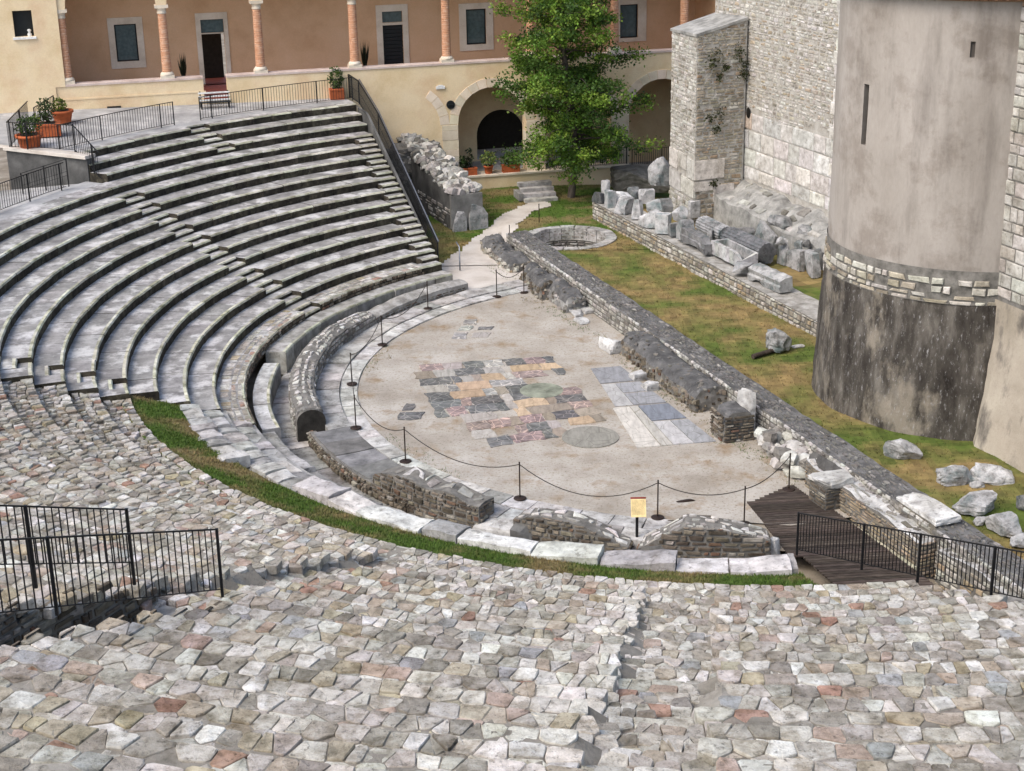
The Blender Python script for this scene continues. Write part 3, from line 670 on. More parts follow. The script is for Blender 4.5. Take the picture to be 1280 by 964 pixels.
def clip(poly, nx, ny, c):
    out = []
    for i in range(len(poly)):
        p, q = poly[i], poly[(i + 1) % len(poly)]; dp = p[0] * nx + p[1] * ny - c; dq = q[0] * nx + q[1] * ny - c
        if dp <= 0: out.append(p)
        if dp * dq < 0:
            t = dp / (dp - dq); out.append((p[0] + (q[0] - p[0]) * t, p[1] + (q[1] - p[1]) * t))
    return out
def shrink(poly, g):
    cx = sum(p[0] for p in poly) / len(poly); cy = sum(p[1] for p in poly) / len(poly); res = list(poly); n = len(poly)
    area = sum(poly[i][0] * poly[(i + 1) % n][1] - poly[(i + 1) % n][0] * poly[i][1] for i in range(n)); sg = 1 if area > 0 else -1
    for i in range(n):
        p, q = poly[i], poly[(i + 1) % n]; l = math.hypot(q[0] - p[0], q[1] - p[1])
        if l < 1e-6: continue
        nx, ny = sg * (q[1] - p[1]) / l, -sg * (q[0] - p[0]) / l
        res = clip(res, nx, ny, p[0] * nx + p[1] * ny - g)
        if len(res) < 3: return None
    return res
def roundpoly(poly, k=.22):
    out = []; n = len(poly)
    for i in range(n):
        p, q = poly[i], poly[(i + 1) % n]; l = math.hypot(q[0] - p[0], q[1] - p[1])
        if l < .05: out.append(((p[0] + q[0]) / 2, (p[1] + q[1]) / 2)); continue
        out.append((p[0] + (q[0] - p[0]) * k, p[1] + (q[1] - p[1]) * k)); out.append((q[0] - (q[0] - p[0]) * k, q[1] - (q[1] - p[1]) * k))
    return out
lf = lambda a: min(1, max(0, (234 - a) / 26))
r = random.Random(77)
ROWS = {}; stones = []
KMIN = -11
for k in range(10, KMIN, -1):
    R, z = rowR(k) + .06, rowz(k) - .14; aend = az_end(R + .3); astart = 198.6
    mb = MB(); na = int((aend - astart) * rad(1) * R / .45)
    P = [(R, -.9), (R - .01, -.06), (R + .05, 0.03), (R + .5, .035), (R + DR + .1, 0.045)]
    ring = []
    for i in range(na + 1):
        a = astart + (aend - astart) * i / na; pt = at(R + .5, a); dn = 0 if k == 10 else .2 if aisleD(R, a) else (.07 if aisleE(R, a) else 0)
        ring.append((a, in_vom(pt), dn))
    for i in range(na):
        if ring[i][1] or ring[i + 1][1]:
            if mb.f: mb.build('seat_row', M_MORT, cav); mb = MB()
            continue
        a, b = ring[i][0], ring[i + 1][0]
        def pr(A, dn): return [at(Rq + .02 * nz((A, Rq, 1)), A, z - .054 + .03 * nz((A * .9, Rq * .7, 8)) + zq + .014 * nz((A * 2, Rq * 2, 3)) - .06 * lf(A) - ((dn + DZ * .5 if Rq < R + .52 else dn) if q > 0 and dn else 0) + (-DZ if q == 0 else 0)) for q, (Rq, zq) in enumerate(P)]
        pa, pb = pr(a, ring[i][2]), pr(b, ring[i + 1][2])
        for q in range(4): mb.poly([pa[q], pb[q], pb[q + 1], pa[q + 1]][::-1])
        for e, pp in ((-1, pa), (1, pb)):
            nb = i + e
            if nb < 0 or nb >= na or ring[nb][1] or ring[nb + 1][1]: mb.poly(pp + [at(R + DR + .1, a if e < 0 else b, z - 1.4)] )
    rowo = mb.build('seat_row', M_MORT, cav); ROWS[k] = rowo
    # voronoi stones
    big = .45 + .55 * min(1, max(0, (10 - k) / 12))
    Rm = R + .5; s0, s1 = rad(astart) * Rm, rad(aend) * Rm
    seeds = []; courses = [(.0, .36), (.36, .70), (.70, DR)] if k < 1 else [(.0, .29), (.29, .54), (.54, .79), (.79, DR)]
    for c, (v0, v1) in enumerate(courses):
        s = s0 + r.uniform(0, .3); far_ = 1
        while s < s1:
            a = math.degrees(s / Rm); near = min(1, max(0, (a - 205) / 30)); w = (.20 + .19 * near * max(0, (10 - k) / 20)) * r.choice((.4, .55, .75, .9, 1.1, 1.3, 1.7, 2.2))
            seeds.append((s + w / 2, (v0 + v1) / 2 + r.uniform(-.09, .09) - (.02 if c == 0 else 0), c)); s += w
    seeds.sort(); N = len(seeds)
    for i, (sx, sy, c) in enumerate(seeds):
        a = math.degrees(sx / Rm); pt = at(R + sy, a, z)
        if in_vom(pt, -.05) or not cut_ok(pt): continue
        px = scr(pt)
        if px[0] < -170 or px[0] > 1450 or px[1] > 1130 or px[2] < 3: continue
        poly = [(sx - 1, -.05 - r.uniform(0, .05)), (sx + 1, -.05 - r.uniform(0, .05)), (sx + 1, DR), (sx - 1, DR)]
        for j in range(max(0, i - 34), min(N, i + 35)):
            if j == i: continue
            ox, oy, _ = seeds[j]
            nx, ny = ox - sx, oy - sy; poly = clip(poly, nx, ny, nx * (sx + ox) / 2 + ny * (sy + oy) / 2)
            if len(poly) < 3: break
        if len(poly) < 3: continue
        pa = k < 10 and (aisleE(R, a) or aisleD(R, a))
        poly = shrink(poly, r.uniform(.003, .014) + .014 * lf(a))
        if not poly: continue
        poly = roundpoly(poly, r.uniform(.03, .15))
        if len(poly) < 4: continue
        w_ = max(p[0] for p in poly) - min(p[0] for p in poly)
        if w_ < .1: continue
        zt = z + r.uniform(-.024, .02) * (1 + 1.6 * lf(a)) + (.006 if c == 0 else -.008) - (((.2 if aisleD(R, a) else .07) + (DZ / 2 if sy < .5 else 0)) if pa else 0); tx, ty = r.uniform(-.03, .03), r.uniform(-.025, .025)
        cx = sum(p[0] for p in poly) / len(poly); cy = sum(p[1] for p in poly) / len(poly)
        if aisleE(R, a + 1.9) and not pa and r.random() < .8: col = tint((.68, .66, .62), r)
        else:
            col = pick(PAL_RUB, r)
            kk = .86 + .14 * min(1, max(0, (a - 200) / 35)); col = tuple(x * kk for x in col)
        m_ = MB(); vs_ = []; kf = r.uniform(.9, .97)
        f3 = lambda x, y, h: at(R + y, math.degrees(x / Rm), zt + h + tx * (x - cx) + ty * (y - cy))
        for p in poly: vs_.append(f3(p[0], p[1], -.22))
        for p in poly: vs_.append(f3(p[0] + r.uniform(-.008, .008), p[1] + r.uniform(-.008, .008), -.012 - .02 * lf(a) + r.uniform(-.008, .006)))
        for p in poly: vs_.append(f3(cx + (p[0] - cx) * kf, cy + (p[1] - cy) * kf, r.uniform(-.008, .014)))
        vs_.append(f3(cx, cy, r.uniform(-.012, .02))); n = len(poly); fs = []
        for q in range(n):
            e = (q + 1) % n; fs += [(q, e, n + e, n + q), (n + q, n + e, 2 * n + e, 2 * n + q), (2 * n + q, 2 * n + e, 3 * n)]
        infr = 0 < px[0] < 1280 and 0 < px[1] < 964
        stones.append((px[2] if infr else 999, k, vs_, fs, col))
stones.sort(key=lambda s: s[0])
for d, k, vs_, fs, col in stones[:300]:
    m_ = MB(); m_.mesh(vs_, fs, col); m_.build('stone', M_RUB, ROWS[k])
mb = MB()
for d, k, vs_, fs, col in stones[300:]: mb.mesh(vs_, fs, col)
tag(mb.build('stone', M_RUB, cav), kind='stuff')
# stair channel cut through the rows
t = thing('stair_channel', 'dark stone-lined stair opening sunk into the rubble seating between two railings', 'stairwell', tuple(V0 + Vector((0, 0, -1.2)) + Vector((0, 0, 5.2))))
fv = fline(V0, VD, VN)
mb = MB()
def side(sgn):
    f = lambda a, b, d: V0 + VD * a + VN * sgn * (1.06 - d) + Vector((0, 0, b - V0.z))
    chips(mb, f, .0, 10, 2.2, lambda a: rowz(math.floor(14 - (31.3 + a - R14) / DR + 1e-6)) - .42 if a > 0 else 5.3, .4, .2, .05, PAL_BROWN, r)
side(1); side(-1)
tag(mb.build('lining_stone', M_MASON, t), kind='stuff')
mb = MB()
for sgn in (1, -1):
    for a in range(0, 10):
        z1 = rowz(math.floor(14 - (31.3 + a + .5 - R14) / DR)) - .55
        mb.box(V0 + VD * (a + .5) + VN * sgn * 1.15 + Vector((0, 0, (z1 + 1.5) / 2 - V0.z)), (1.0, .14, z1 - 1.5), (1, 1, 1), math.atan2(VD.y, VD.x))
mb.build('side_wall', M_CORE, t)
for i in range(9):
    mb = MB(); mb.box(V0 + VD * (.25 + i * .6) + Vector((0, 0, 4.9 - i * .3 - .4 - V0.z)), (.62, 2.1, .8), (1, 1, 1), math.atan2(VD.y, VD.x), 0, .02); mb.build('step', M_GREY, t)

# ------------------------------------------------------------------ railings
UNIT = MB(); UNIT.box((0, 0, .5), (1, 1, 1)); BAR = UNIT.data('bar', M_IRON)
def rail_piece(name, parent, p, q, w, h=None):
    p, q = Vector(p), Vector(q); d = q - p; l = d.length
    o = child(name, BAR, parent, p, d.to_track_quat('Z', 'Y').to_euler(), (w, h or w, l)); return o
def railing(name, label, path, height, posts, gap=.13, bar=.016, post=.05, low=.12, cat='railing', mid=False, top_w=.045):
    """path: ground line as points; posts: distances along it where a thick post stands"""
    path = [Vector(p) for p in path]; t = thing(name, label, cat, path[0]); L = [0]
    for i in range(1, len(path)): L.append(L[-1] + (path[i] - path[i - 1]).length)
    def pt(s):
        for i in range(1, len(path)):
            if s <= L[i] + 1e-6:
                k = (s - L[i - 1]) / max(1e-6, L[i] - L[i - 1]); return path[i - 1].lerp(path[i], k)
        return path[-1].copy()
    H = Vector((0, 0, height)); Lo = Vector((0, 0, low))
    for i in range(1, len(path)):
        rail_piece('top_rail', t, path[i - 1] + H, path[i] + H, top_w, .03); rail_piece('bottom_rail', t, path[i - 1] + Lo, path[i] + Lo, .03, .02)
        if mid: rail_piece('middle_rail', t, path[i - 1] + H * .55, path[i] + H * .55, .03, .02)
    for s in posts: p = pt(min(s, L[-1])); rail_piece('post', t, p - Vector((0, 0, .05)), p + H + Vector((0, 0, .02)), post)
    s = gap
    while s < L[-1] - .04:
        p = pt(s); rail_piece('bar', t, p + Lo, p + H, bar); s += gap
    return t
def plane_hit(px, py, A, d):
    A = Vector((A[0], A[1], 0)); n = Vector((-d[1], d[0], 0)); dd = ray(px, py); t = (A.dot(n)) / (dd.x * n.x + dd.y * n.y); return Vector((0, 0, CAM_H)) + dd * t
# right-hand fence beside the sunken ramp
A = (8.24, 42.15, 0); Dv = (.336, -.942)
f0, f1 = plane_hit(996, 692, A, Dv), plane_hit(1247, 748, A, Dv)
f2 = f1 + (f1 - f0) * .6
railing('iron_fence', 'long black iron railing on the right edge of the rubble seating above the ramp', [f0, f1, f2], 1.3, [0, 3.6, 6.3, 9.4, 12.5, 15.4], .17, .022, .06, .14)
# two railings round the stair channel
g0 = Vector((-5.95, 29.05, 5.90)); g1 = plane_hit(0, 675, g0, VD); 
g1.z -= 1.45; railing('stair_railing', 'nearer black railing beside the stair opening, bottom left', [g0, g1, g1 + (g1 - g0) * .3], 1.45, [0, 4.9], .2, .022, .055, .12)
h0 = plane_hit(168, 728, Vector((-7.55, 29.6, 0)), VD); h1 = plane_hit(0, 632, h0, VD); h1.z -= 1.62
railing('stair_railing', 'farther black railing behind the stair opening, left edge', [h0, h1, h1 + (h1 - h0) * .3], 1.62, [0, 2.9, 6], .2, .022, .06, .45)

# ------------------------------------------------------------------ stage walls
def straight_wall(name, label, P, d, n, L, T, zt, zb, pal, seed, cw=.34, ch=.2, depth=.05, cat='wall', topmat=None, topst=None, faces=(1,), ends=(1,), toprough=.05, core=None, topcw=.35, zbf=None, na=None, lip=None):
    """n points away from the face seen from the seats; the wall lies from the face back by T"""
    r = random.Random(seed); P = Vector((P[0], P[1], 0)); t = thing(name, label, cat, tuple(P + d * L / 2 - n * T / 2 + Vector((0, 0, zb))))
    mb = MB(); fs_ = fsol(P, d, -n); solid(mb, fs_, 0, L, na or max(3, int(L / .5)), .0, T, 4, lambda a, b: zt(a), zb, (1, 1, 1), 0, toprough, seed, 1); mb.build('wall_core', [topmat or M_CAPST, core or M_CORE], t)
    mb = MB(); f = fline(P, d, n)
    chips(mb, f, 0, L, zbf or zb, lambda a: zt(a) - .02, cw, ch, depth, pal, r)
    if 2 in faces: chips(mb, lambda a, b, k: P + d * a - n * (T + k) + Vector((0, 0, b)), 0, L, zb, lambda a: zt(a) - .02, cw, ch, depth, pal, r)
    if 1 in ends: chips(mb, lambda a, b, k: P + d * (L + k) - n * a + Vector((0, 0, b)), .03, T - .03, zb, lambda a: zt(L) - .02, cw, ch, depth, pal, r)
    if 0 in ends: chips(mb, lambda a, b, k: P - d * k - n * a + Vector((0, 0, b)), .03, T - .03, zb, lambda a: zt(0) - .02, cw, ch, depth, pal, r)
    tag(mb.build('facing_stone', M_MASON, t), kind='stuff')
    if lip:
        mb = MB(); chips(mb, lambda a, b, k: P + d * a + n * (.02 + k) + Vector((0, 0, zt(a) + b)), 0, L, -.10, .06, .3, .14, .06, lip, r, keep=.75); tag(mb.build('edge_stone', M_MASON, t), kind='stuff')
    if topst:
        mb = MB(); chips(mb, lambda a, b, k: P + d * a - n * b + Vector((0, 0, zt(a) + k + toprough * nz(P + d * a - n * b + Vector((0, 0, zt(a))), 1.7, seed))), .03, L - .03, .04, T - .04, topcw, topcw * .8, .05, topst, r, emb=.06, wob=.9, var=1.0, keep=.9); tag(mb.build('top_stone', M_MASON, t), kind='stuff')
    return t
PAL_STAGE = [((.46, .45, .42), 12), ((.56, .55, .52), 7), ((.34, .33, .31), 8), ((.24, .23, .21), 4)]
straight_wall('stage_wall', 'long low stone wall with a dark flat top running from the well to the right edge', SW0, SWd, -SWn, SWl + 9, SWt, lambda a: .9, -.3, PAL_STAGE, 71, .33, .17, .045, lip=PAL_WHITE, ends=(0, 1), topst=[((.22, .215, .205), 10), ((.28, .273, .262), 5), ((.16, .156, .15), 5), ((.40, .39, .37), 1)], topcw=.24, toprough=.07)
# wall carrying the carved fragments
FW0 = W(741, 252, 1.3); FW1 = W(1013, 397, 1.05); FWd = FW1 - FW0; FWd.z = 0; FWl = FWd.length; FWd.normalize(); FWn = Vector((FWd.y, -FWd.x, 0))
if FWn.x > 0: FWn = -FWn
straight_wall('fragment_wall', 'low rough retaining wall that carries the row of carved marble fragments', FW0, FWd, FWn, FWl + .6, 1.5, lambda a: 1.32 - .27 * a / FWl, .1, PAL_WALL, 72, .34, .22, .07, topmat=M_BENCH, ends=(0, 1))
mb = MB(); q = [FW0 - FWn * 1.4 + Vector((0, 0, -.25)), FW0 + FWd * FWl - FWn * 1.4 + Vector((0, 0, -.15)), FW0 + FWd * FWl - FWn * 7 + Vector((0, 0, -.15)), FW0 - FWn * 7 + Vector((0, 0, -.25))]
for p in q: p.z = 1.0
for i in range(40):
    for j in range(10):
        a0_, a1_, b0_, b1_ = i / 40, (i + 1) / 40, j / 10, (j + 1) / 10
        f = lambda a, b: (q[0].lerp(q[1], a)).lerp(q[3].lerp(q[2], a), b)
        pp = [f(a0_, b0_), f(a1_, b0_), f(a1_, b1_), f(a0_, b1_)]; mb.poly([(p.x, p.y, 1.0 + .06 * nz(p, .9)) for p in pp], lawncol(pp[0].x, pp[0].y, 2))
tag(mb.build('upper_lawn', M_TURF), kind='structure')
# stone-lined round pit
t = thing('round_pit', 'circular stone-lined pit with a pale rim at the far end of the stage wall', 'well', (2.99, 77.4, -1.6))
wc = Vector((2.99, 77.4, 0)); fw = lambda R, a, z: Vector((wc.x + R * math.cos(a), wc.y + R * math.sin(a), z))
mb = MB(); r = random.Random(81); chips(mb, lambda s, b, d: fw(1.88 - d, s / 1.88, b), 0, 1.88 * 6.283, -1.6, .35, .3, .14, .04, PAL_GREY, r); tag(mb.build('lining_stone', M_MASON, t), kind='stuff')
mb = MB(); n = 40
for i in range(n):
    a, b = 6.283 * i / n, 6.283 * (i + 1) / n; mb.poly([fw(1.9, a, -1.6), fw(1.9, b, -1.6), fw(1.9, b, .4), fw(1.9, a, .4)], (.6, .6, .6)); mb.poly([fw(0, a, -1.6), fw(1.9, a, -1.6), fw(1.9, b, -1.6)], (.6, .6, .6))
mb.build('shaft', M_CORE, t)
for i in range(18):
    mb = MB(); a, b = 6.283 * i / 18 + .012, 6.283 * (i + 1) / 18 - .012; dz = r.uniform(-.02, .02)
    solid(mb, lambda x, y, z: fw(y, x, z), a, b, 3, 1.86, 2.34 + r.uniform(-.04, .06), 1, lambda x, y: .46 + dz, -.2, tint((.8, .79, .77), r), 0, .02, i); mb.build('rim_stone', M_WHITE, t)

def lump(name, label, p0, p1, w, h, seed, mat=M_CORE, cat='masonry', z=-.05, pal=None, top=None, rough=.2, side=1):
    """eroded mass of old concrete standing between two ground points"""
    p0, p1 = Vector(p0), Vector(p1); d = p1 - p0; d.z = 0; L = d.length; d.normalize(); n = Vector((d.y, -d.x, 0)) * side
    t = thing(name, label, cat, tuple((p0 + p1) / 2 + Vector((0, 0, z)))); r = random.Random(seed); mb = MB()
    f = lambda a, b, zz: p0 + d * (a + .12 * nz((a, b, zz), 1.1, seed)) - n * (b + .12 * nz((a, b, zz), 1.3, seed + 2)) + Vector((0, 0, zz))
    hh = h if callable(h) else (lambda a: h)
    zt = lambda a, b: z + hh(a / L) * (1 - .35 * (abs(b - w / 2) / (w / 2)) ** 4) + rough * nz((a * 1.3 + seed, b * 1.3, 0), 1.3)
    # sides bulge: build in layers
    na, nb, nl = max(6, int(L / .25)), 7, 6; g = {}
    for i in range(na + 1):
        for j in range(nb + 1):
            a, b = L * i / na, w * j / nb; g[i, j] = f(a, b, zt(a, b))
    fs = []; idx = {k: q for q, k in enumerate(g)}; vs_ = list(g.values())
    for i in range(na):
        for j in range(nb): fs.append((idx[i, j], idx[i + 1, j], idx[i + 1, j + 1], idx[i, j + 1]) if side < 0 else (idx[i, j], idx[i, j + 1], idx[i + 1, j + 1], idx[i + 1, j]))
    mb.mesh(vs_, fs, (.85, .85, .85), 1)
    ring = [(i, 0) for i in range(na)] + [(na, j) for j in range(nb)] + [(i, nb) for i in range(na, 0, -1)] + [(0, j) for j in range(nb, 0, -1)]
    lay = []
    for l in range(nl + 1):
        k = l / nl; row = []
        for (i, j) in ring:
            a, b = L * i / na, w * j / nb; tp = g[i, j]; bt = f(a, b, z - .05); p = tp.lerp(bt, k); c = (p0 + p1) / 2 - n * w / 2; o = Vector((p.x - c.x, p.y - c.y, 0)).normalized()
            row.append(p + o * (.10 * nz(p, 2.2, seed) * math.sin(math.pi * min(1, k * 1.2)) + .04 * k))
        lay.append(row)
    m_ = len(ring)
    for l in range(nl):
        mb.mesh(lay[l] + lay[l + 1], [(q, (q + 1) % m_, m_ + (q + 1) % m_, m_ + q) for q in range(m_)], (1, 1, 1), 0)
    mb.build('masonry_core', [mat, M_CAPST], t)
    if pal:
        mb = MB()
        for (i, j), p in g.items():
            if r.random() < .25:
                s = r.uniform(.05, .13); v, ff = boulder(s * 1.6, s * 1.3, s * .8, r.randint(0, 9999), 3, 0, 1, .9); mb.mesh(put(v, p + Vector((r.uniform(-.1, .1), r.uniform(-.1, .1), -s * .45)), r.uniform(0, 6)), ff, tint((.2, .19, .175), r, .4))
        for q in range(0, m_, 1):
            for l in range(nl):
                if r.random() < .55:
                    p = lay[l][q].lerp(lay[l + 1][(q + 1) % m_], r.random()); c = (p0 + p1) / 2 - n * w / 2; o = Vector((p.x - c.x, p.y - c.y, 0)).normalized(); s = r.uniform(.07, .16)
                    v, ff = boulder(s * 1.5, s * 1.3, s, r.randint(0, 9999), 3, 0, 1, .9); mb.mesh(put(v, p + Vector((0, 0, -s / 2)), r.uniform(0, 6)), ff, pick(pal, r))
        tag(mb.build('embedded_stone', M_MASON, t), kind='stuff')
    return t
lump('concrete_lump', 'pinkish eroded rubble lump nearest the stairs at the start of the stage wall', W(601, 314, 0), W(638, 341, 0), 1.15, lambda t: .8 - .25 * t, 91, M_CORE, pal=PAL_WALL)
lump('concrete_lump', 'grey domed rubble lump with a flat sloping top beside the second rope post', W(652, 352, 0), W(676, 375, 0), 1.1, lambda t: .85, 92, M_CORE, pal=PAL_BROWN)
lump('concrete_lump', 'dark layered rubble lump above the flat white slabs', W(684, 372, 0), W(706, 391, 0), 1.0, lambda t: .9 - .2 * t, 93, M_GREY, pal=PAL_GREY)
lump('stage_remnant', 'long dark flat-topped remnant of the stage front along the orchestra', W(776, 441, 0), W(869, 516, 0), 1.3, lambda t: .9 + .05 * math.sin(t * 9), 94, M_CORE, pal=PAL_BROWN, rough=.06)
t = lump('brick_pier', 'squat pier of layered dark brick standing by a white upright slab', W(891, 540, 0), W(905, 553, 0), 1.1, lambda t: 1.1, 95, M_CORE, rough=.08)
mb = MB(); r = random.Random(12); c0 = W(891, 540, 0); c1 = W(905, 553, 0); dd = (c1 - c0).normalized(); nn = Vector((dd.y, -dd.x, 0)); 
chips(mb, lambda a, b, k: c0 + dd * a + nn * (k + .06) + Vector((0, 0, b)), -.05, (c1 - c0).length + .05, 0, .98, .4, .12, .06, PAL_BROWN, r)
chips(mb, lambda a, b, k: c1 + dd * (k + .08) - nn * a + Vector((0, 0, b)), -.05, 1.1, 0, .98, .4, .12, .06, PAL_BROWN, r)
tag(mb.build('brick', M_MASON, t), kind='stuff')
rock('upright_slab', 'tall white slab leaning against the brick pier', 'slab', W(930, 541, 0), (.45, 1.2, 1.55), 96, rad(20), M_WHITE, squar=.85, tilt=(-.12, .05))
rock('low_block', 'low grey block just behind the upright white slab', 'block', W(948, 530, 0), (.6, .9, .35), 97, rad(20), M_GREY)
# pale curved rubble wall and the run of wall beyond it
wp = [W(944, 556, 0), W(955, 575, 0), W(978, 592, 0), W(1004, 600, 0)]
t = thing('pale_rubble_wall', 'low curved heap of white rubble between the upright slab and the ramp', 'wall', tuple(wp[1])); r = random.Random(13); mb = MB()
for i in range(len(wp) - 1):
    for s in range(34):
        p = wp[i].lerp(wp[i + 1], r.random()); h = .75 * r.random() ** .6; sz = r.uniform(.2, .5); v, ff = boulder(sz * 1.3, sz, sz * .7, r.randint(0, 9999), 4, .03, 2, .7)
        mb.mesh(put(v, p + AN * (r.uniform(-.1, 1.3) + h * .3) + AX * r.uniform(-.1, .1) + Vector((0, 0, h - .25)), r.uniform(0, 6), (r.uniform(-.3, .3), r.uniform(-.3, .3))), ff, pick(PAL_GREY + PAL_WHITE[:2], r))
tag(mb.build('rubble_stone', M_MASON, t), kind='stuff')
mb = MB(); solid(mb, lambda a, b, z: wp[0].lerp(wp[3], a) + AN * b + Vector((0, 0, z)), 0, 1, 8, .1, 1.2, 3, lambda a, b: .5 + .1 * math.sin(a * 9), -.3, (1, 1, 1), 0, .1, 4); mb.build('core', M_CORE, t)
RW0 = W(1006, 610, -.1); RW1 = W(1146, 716, -.35); RWd = RW1 - RW0; RWd.z = 0; RWl = RWd.length; RWd.normalize(); RWn = Vector((RWd.y, -RWd.x, 0))
if RWn.x > 0: RWn = -RWn
straight_wall('ramp_wall', 'ochre layered brick wall with a pale rough top along the wooden ramp', RW0, RWd, RWn, RWl, .78, lambda a: .84 - .04 * a, -.6, [((.36, .31, .24), 8), ((.42, .34, .24), 6), ((.28, .24, .19), 5)], 101, .5, .11, .05, topmat=M_WHITE, topst=PAL_GREY, topcw=.36, toprough=.16, zbf=-.15)
mb = MB(); pq = RW0 + RWn * .06
for i in range(7):
    a = RWl * i / 7; mb = MB(); mb.box(pq + RWd * (a + RWl / 14) + RWn * .12 + Vector((0, 0, -.32 - RW0.z)), (RWl / 7 - .03, .35, .36), tint((1.0, .95, .75), r), math.atan2(RWd.y, RWd.x), 0, .03); tag(mb.build('base_slab', M_WHITE), 'pale yellowish base slab at the foot of the ramp wall', 'slab', 'base slabs along the ramp wall')
t = thing('brick_buttress', 'small brick buttress with a white rough cap sticking out of the ramp wall', 'buttress', tuple(W(1032, 646, -.3)))
c = W(1036, 640, -.3); mb = MB(); rz = math.atan2(RWd.y, RWd.x); mb.box(c + Vector((0, 0, .5)), (.95, .9, 1.1), (.7, .7, .7), rz); mb.build('core', M_CORE, t)
mb = MB(); fb = [(c + RWn * .45, RWd, RWn), (c + RWd * .475, -RWn, RWd), (c - RWd * .475, RWn, -RWd)]
for P_, d_, n_ in fb: chips(mb, lambda a, b, k: P_ + d_ * a + n_ * k + Vector((0, 0, b)), -.47, .47, -.05, 1.02, .42, .11, .04, PAL_BROWN, r)
tag(mb.build('brick', M_MASON, t), kind='stuff')
v, f = boulder(1.1, 1.05, .28, 3, 3, .06, 5, .85); mb = MB(); mb.mesh(put(v, c + Vector((0, 0, 1.02)), rz), f, (.9, .9, .88)); mb.build('cap', M_WHITE, t)
rock('dark_block', 'long dark rectangular block lying on the ramp wall by the stage wall', 'block', W(1034, 590, .5) - AN * .15, (1.6, .55, .55), 103, math.atan2(SWd.y, SWd.x), M_GREY, squar=.93, ncut=3, col=(.42, .41, .4))
# marble slab on a stub pier
t = thing('stub_pier', 'stub of brick pier under the flat white slab', 'pier', tuple(W(1150, 690, -.4)))
c = W(1156, 684, -.2); mb = MB(); mb.box(c + Vector((0, 0, .45)), (1.9, .75, 1.5), (1.2, 1.15, 1.05), math.atan2(SWd.y, SWd.x)); mb.build('core', M_CORE, t)
v, f = boulder(2.1, .85, .2, 8, 2, .02, 6, .95); mb = MB(); mb.mesh(put(v, c + Vector((0, 0, 1.2)), math.atan2(SWd.y, SWd.x)), f, (1.25, 1.25, 1.24)); tag(mb.build('marble_slab', M_WHITE), 'flat bright white marble slab lying on the stub pier behind the fence', 'slab')
RX0 = RW1 + RWd * .6 + RWn * -.2; straight_wall('lower_wall', 'rough pale-topped wall behind the right end of the iron fence', RX0, RWd, RWn, 12, 1.1, lambda a: .55 + .15 * math.sin(a), -.6, PAL_WALL, 104, .45, .2, .06, topmat=M_WHITE, topst=PAL_GREY, topcw=.4, toprough=.2)
# wooden ramp
sheet('bare_earth', [Vector((6.6, 45.0, -.06)), Vector((7.2, 42.8, -.06)), Vector((8.9, 42.6, -.1)), Vector((9.2, 45.6, -.06))][::-1], M_EARTH)
ramp = thing('wooden_ramp', 'dark weathered plank ramp sunk between the seats and the ramp wall', 'ramp', tuple(W(1000, 640, -.3)))
pl = W(925, 622, .02); r = random.Random(14)
for i in range(66):
    y = 47.2 - i * .142; x0 = max(7.1 + (47.2 - y) * .20, 7.2); 
    if y > 46.2: x0 = 7.6 + (y - 46.2) * 1.2
    if y < 42.5: x0 = 8.4 + (42.5 - y) * .36
    x1 = RW0.x + (RW0.y - y) / (-RWd.y) * RWd.x - .28
    if y > 45.4: x1 = min(x1, sw(y) - 1.3)
    z = .03 - max(0, 45.5 - y) * .035; mb = MB(); mb.box(((x0 + x1) / 2, y, z - .02), (x1 - x0, .132, .05), tint((1, 1, 1), r, .25), rad(4) + r.uniform(-.004, .004)); mb.build('plank', M_WOOD, ramp)

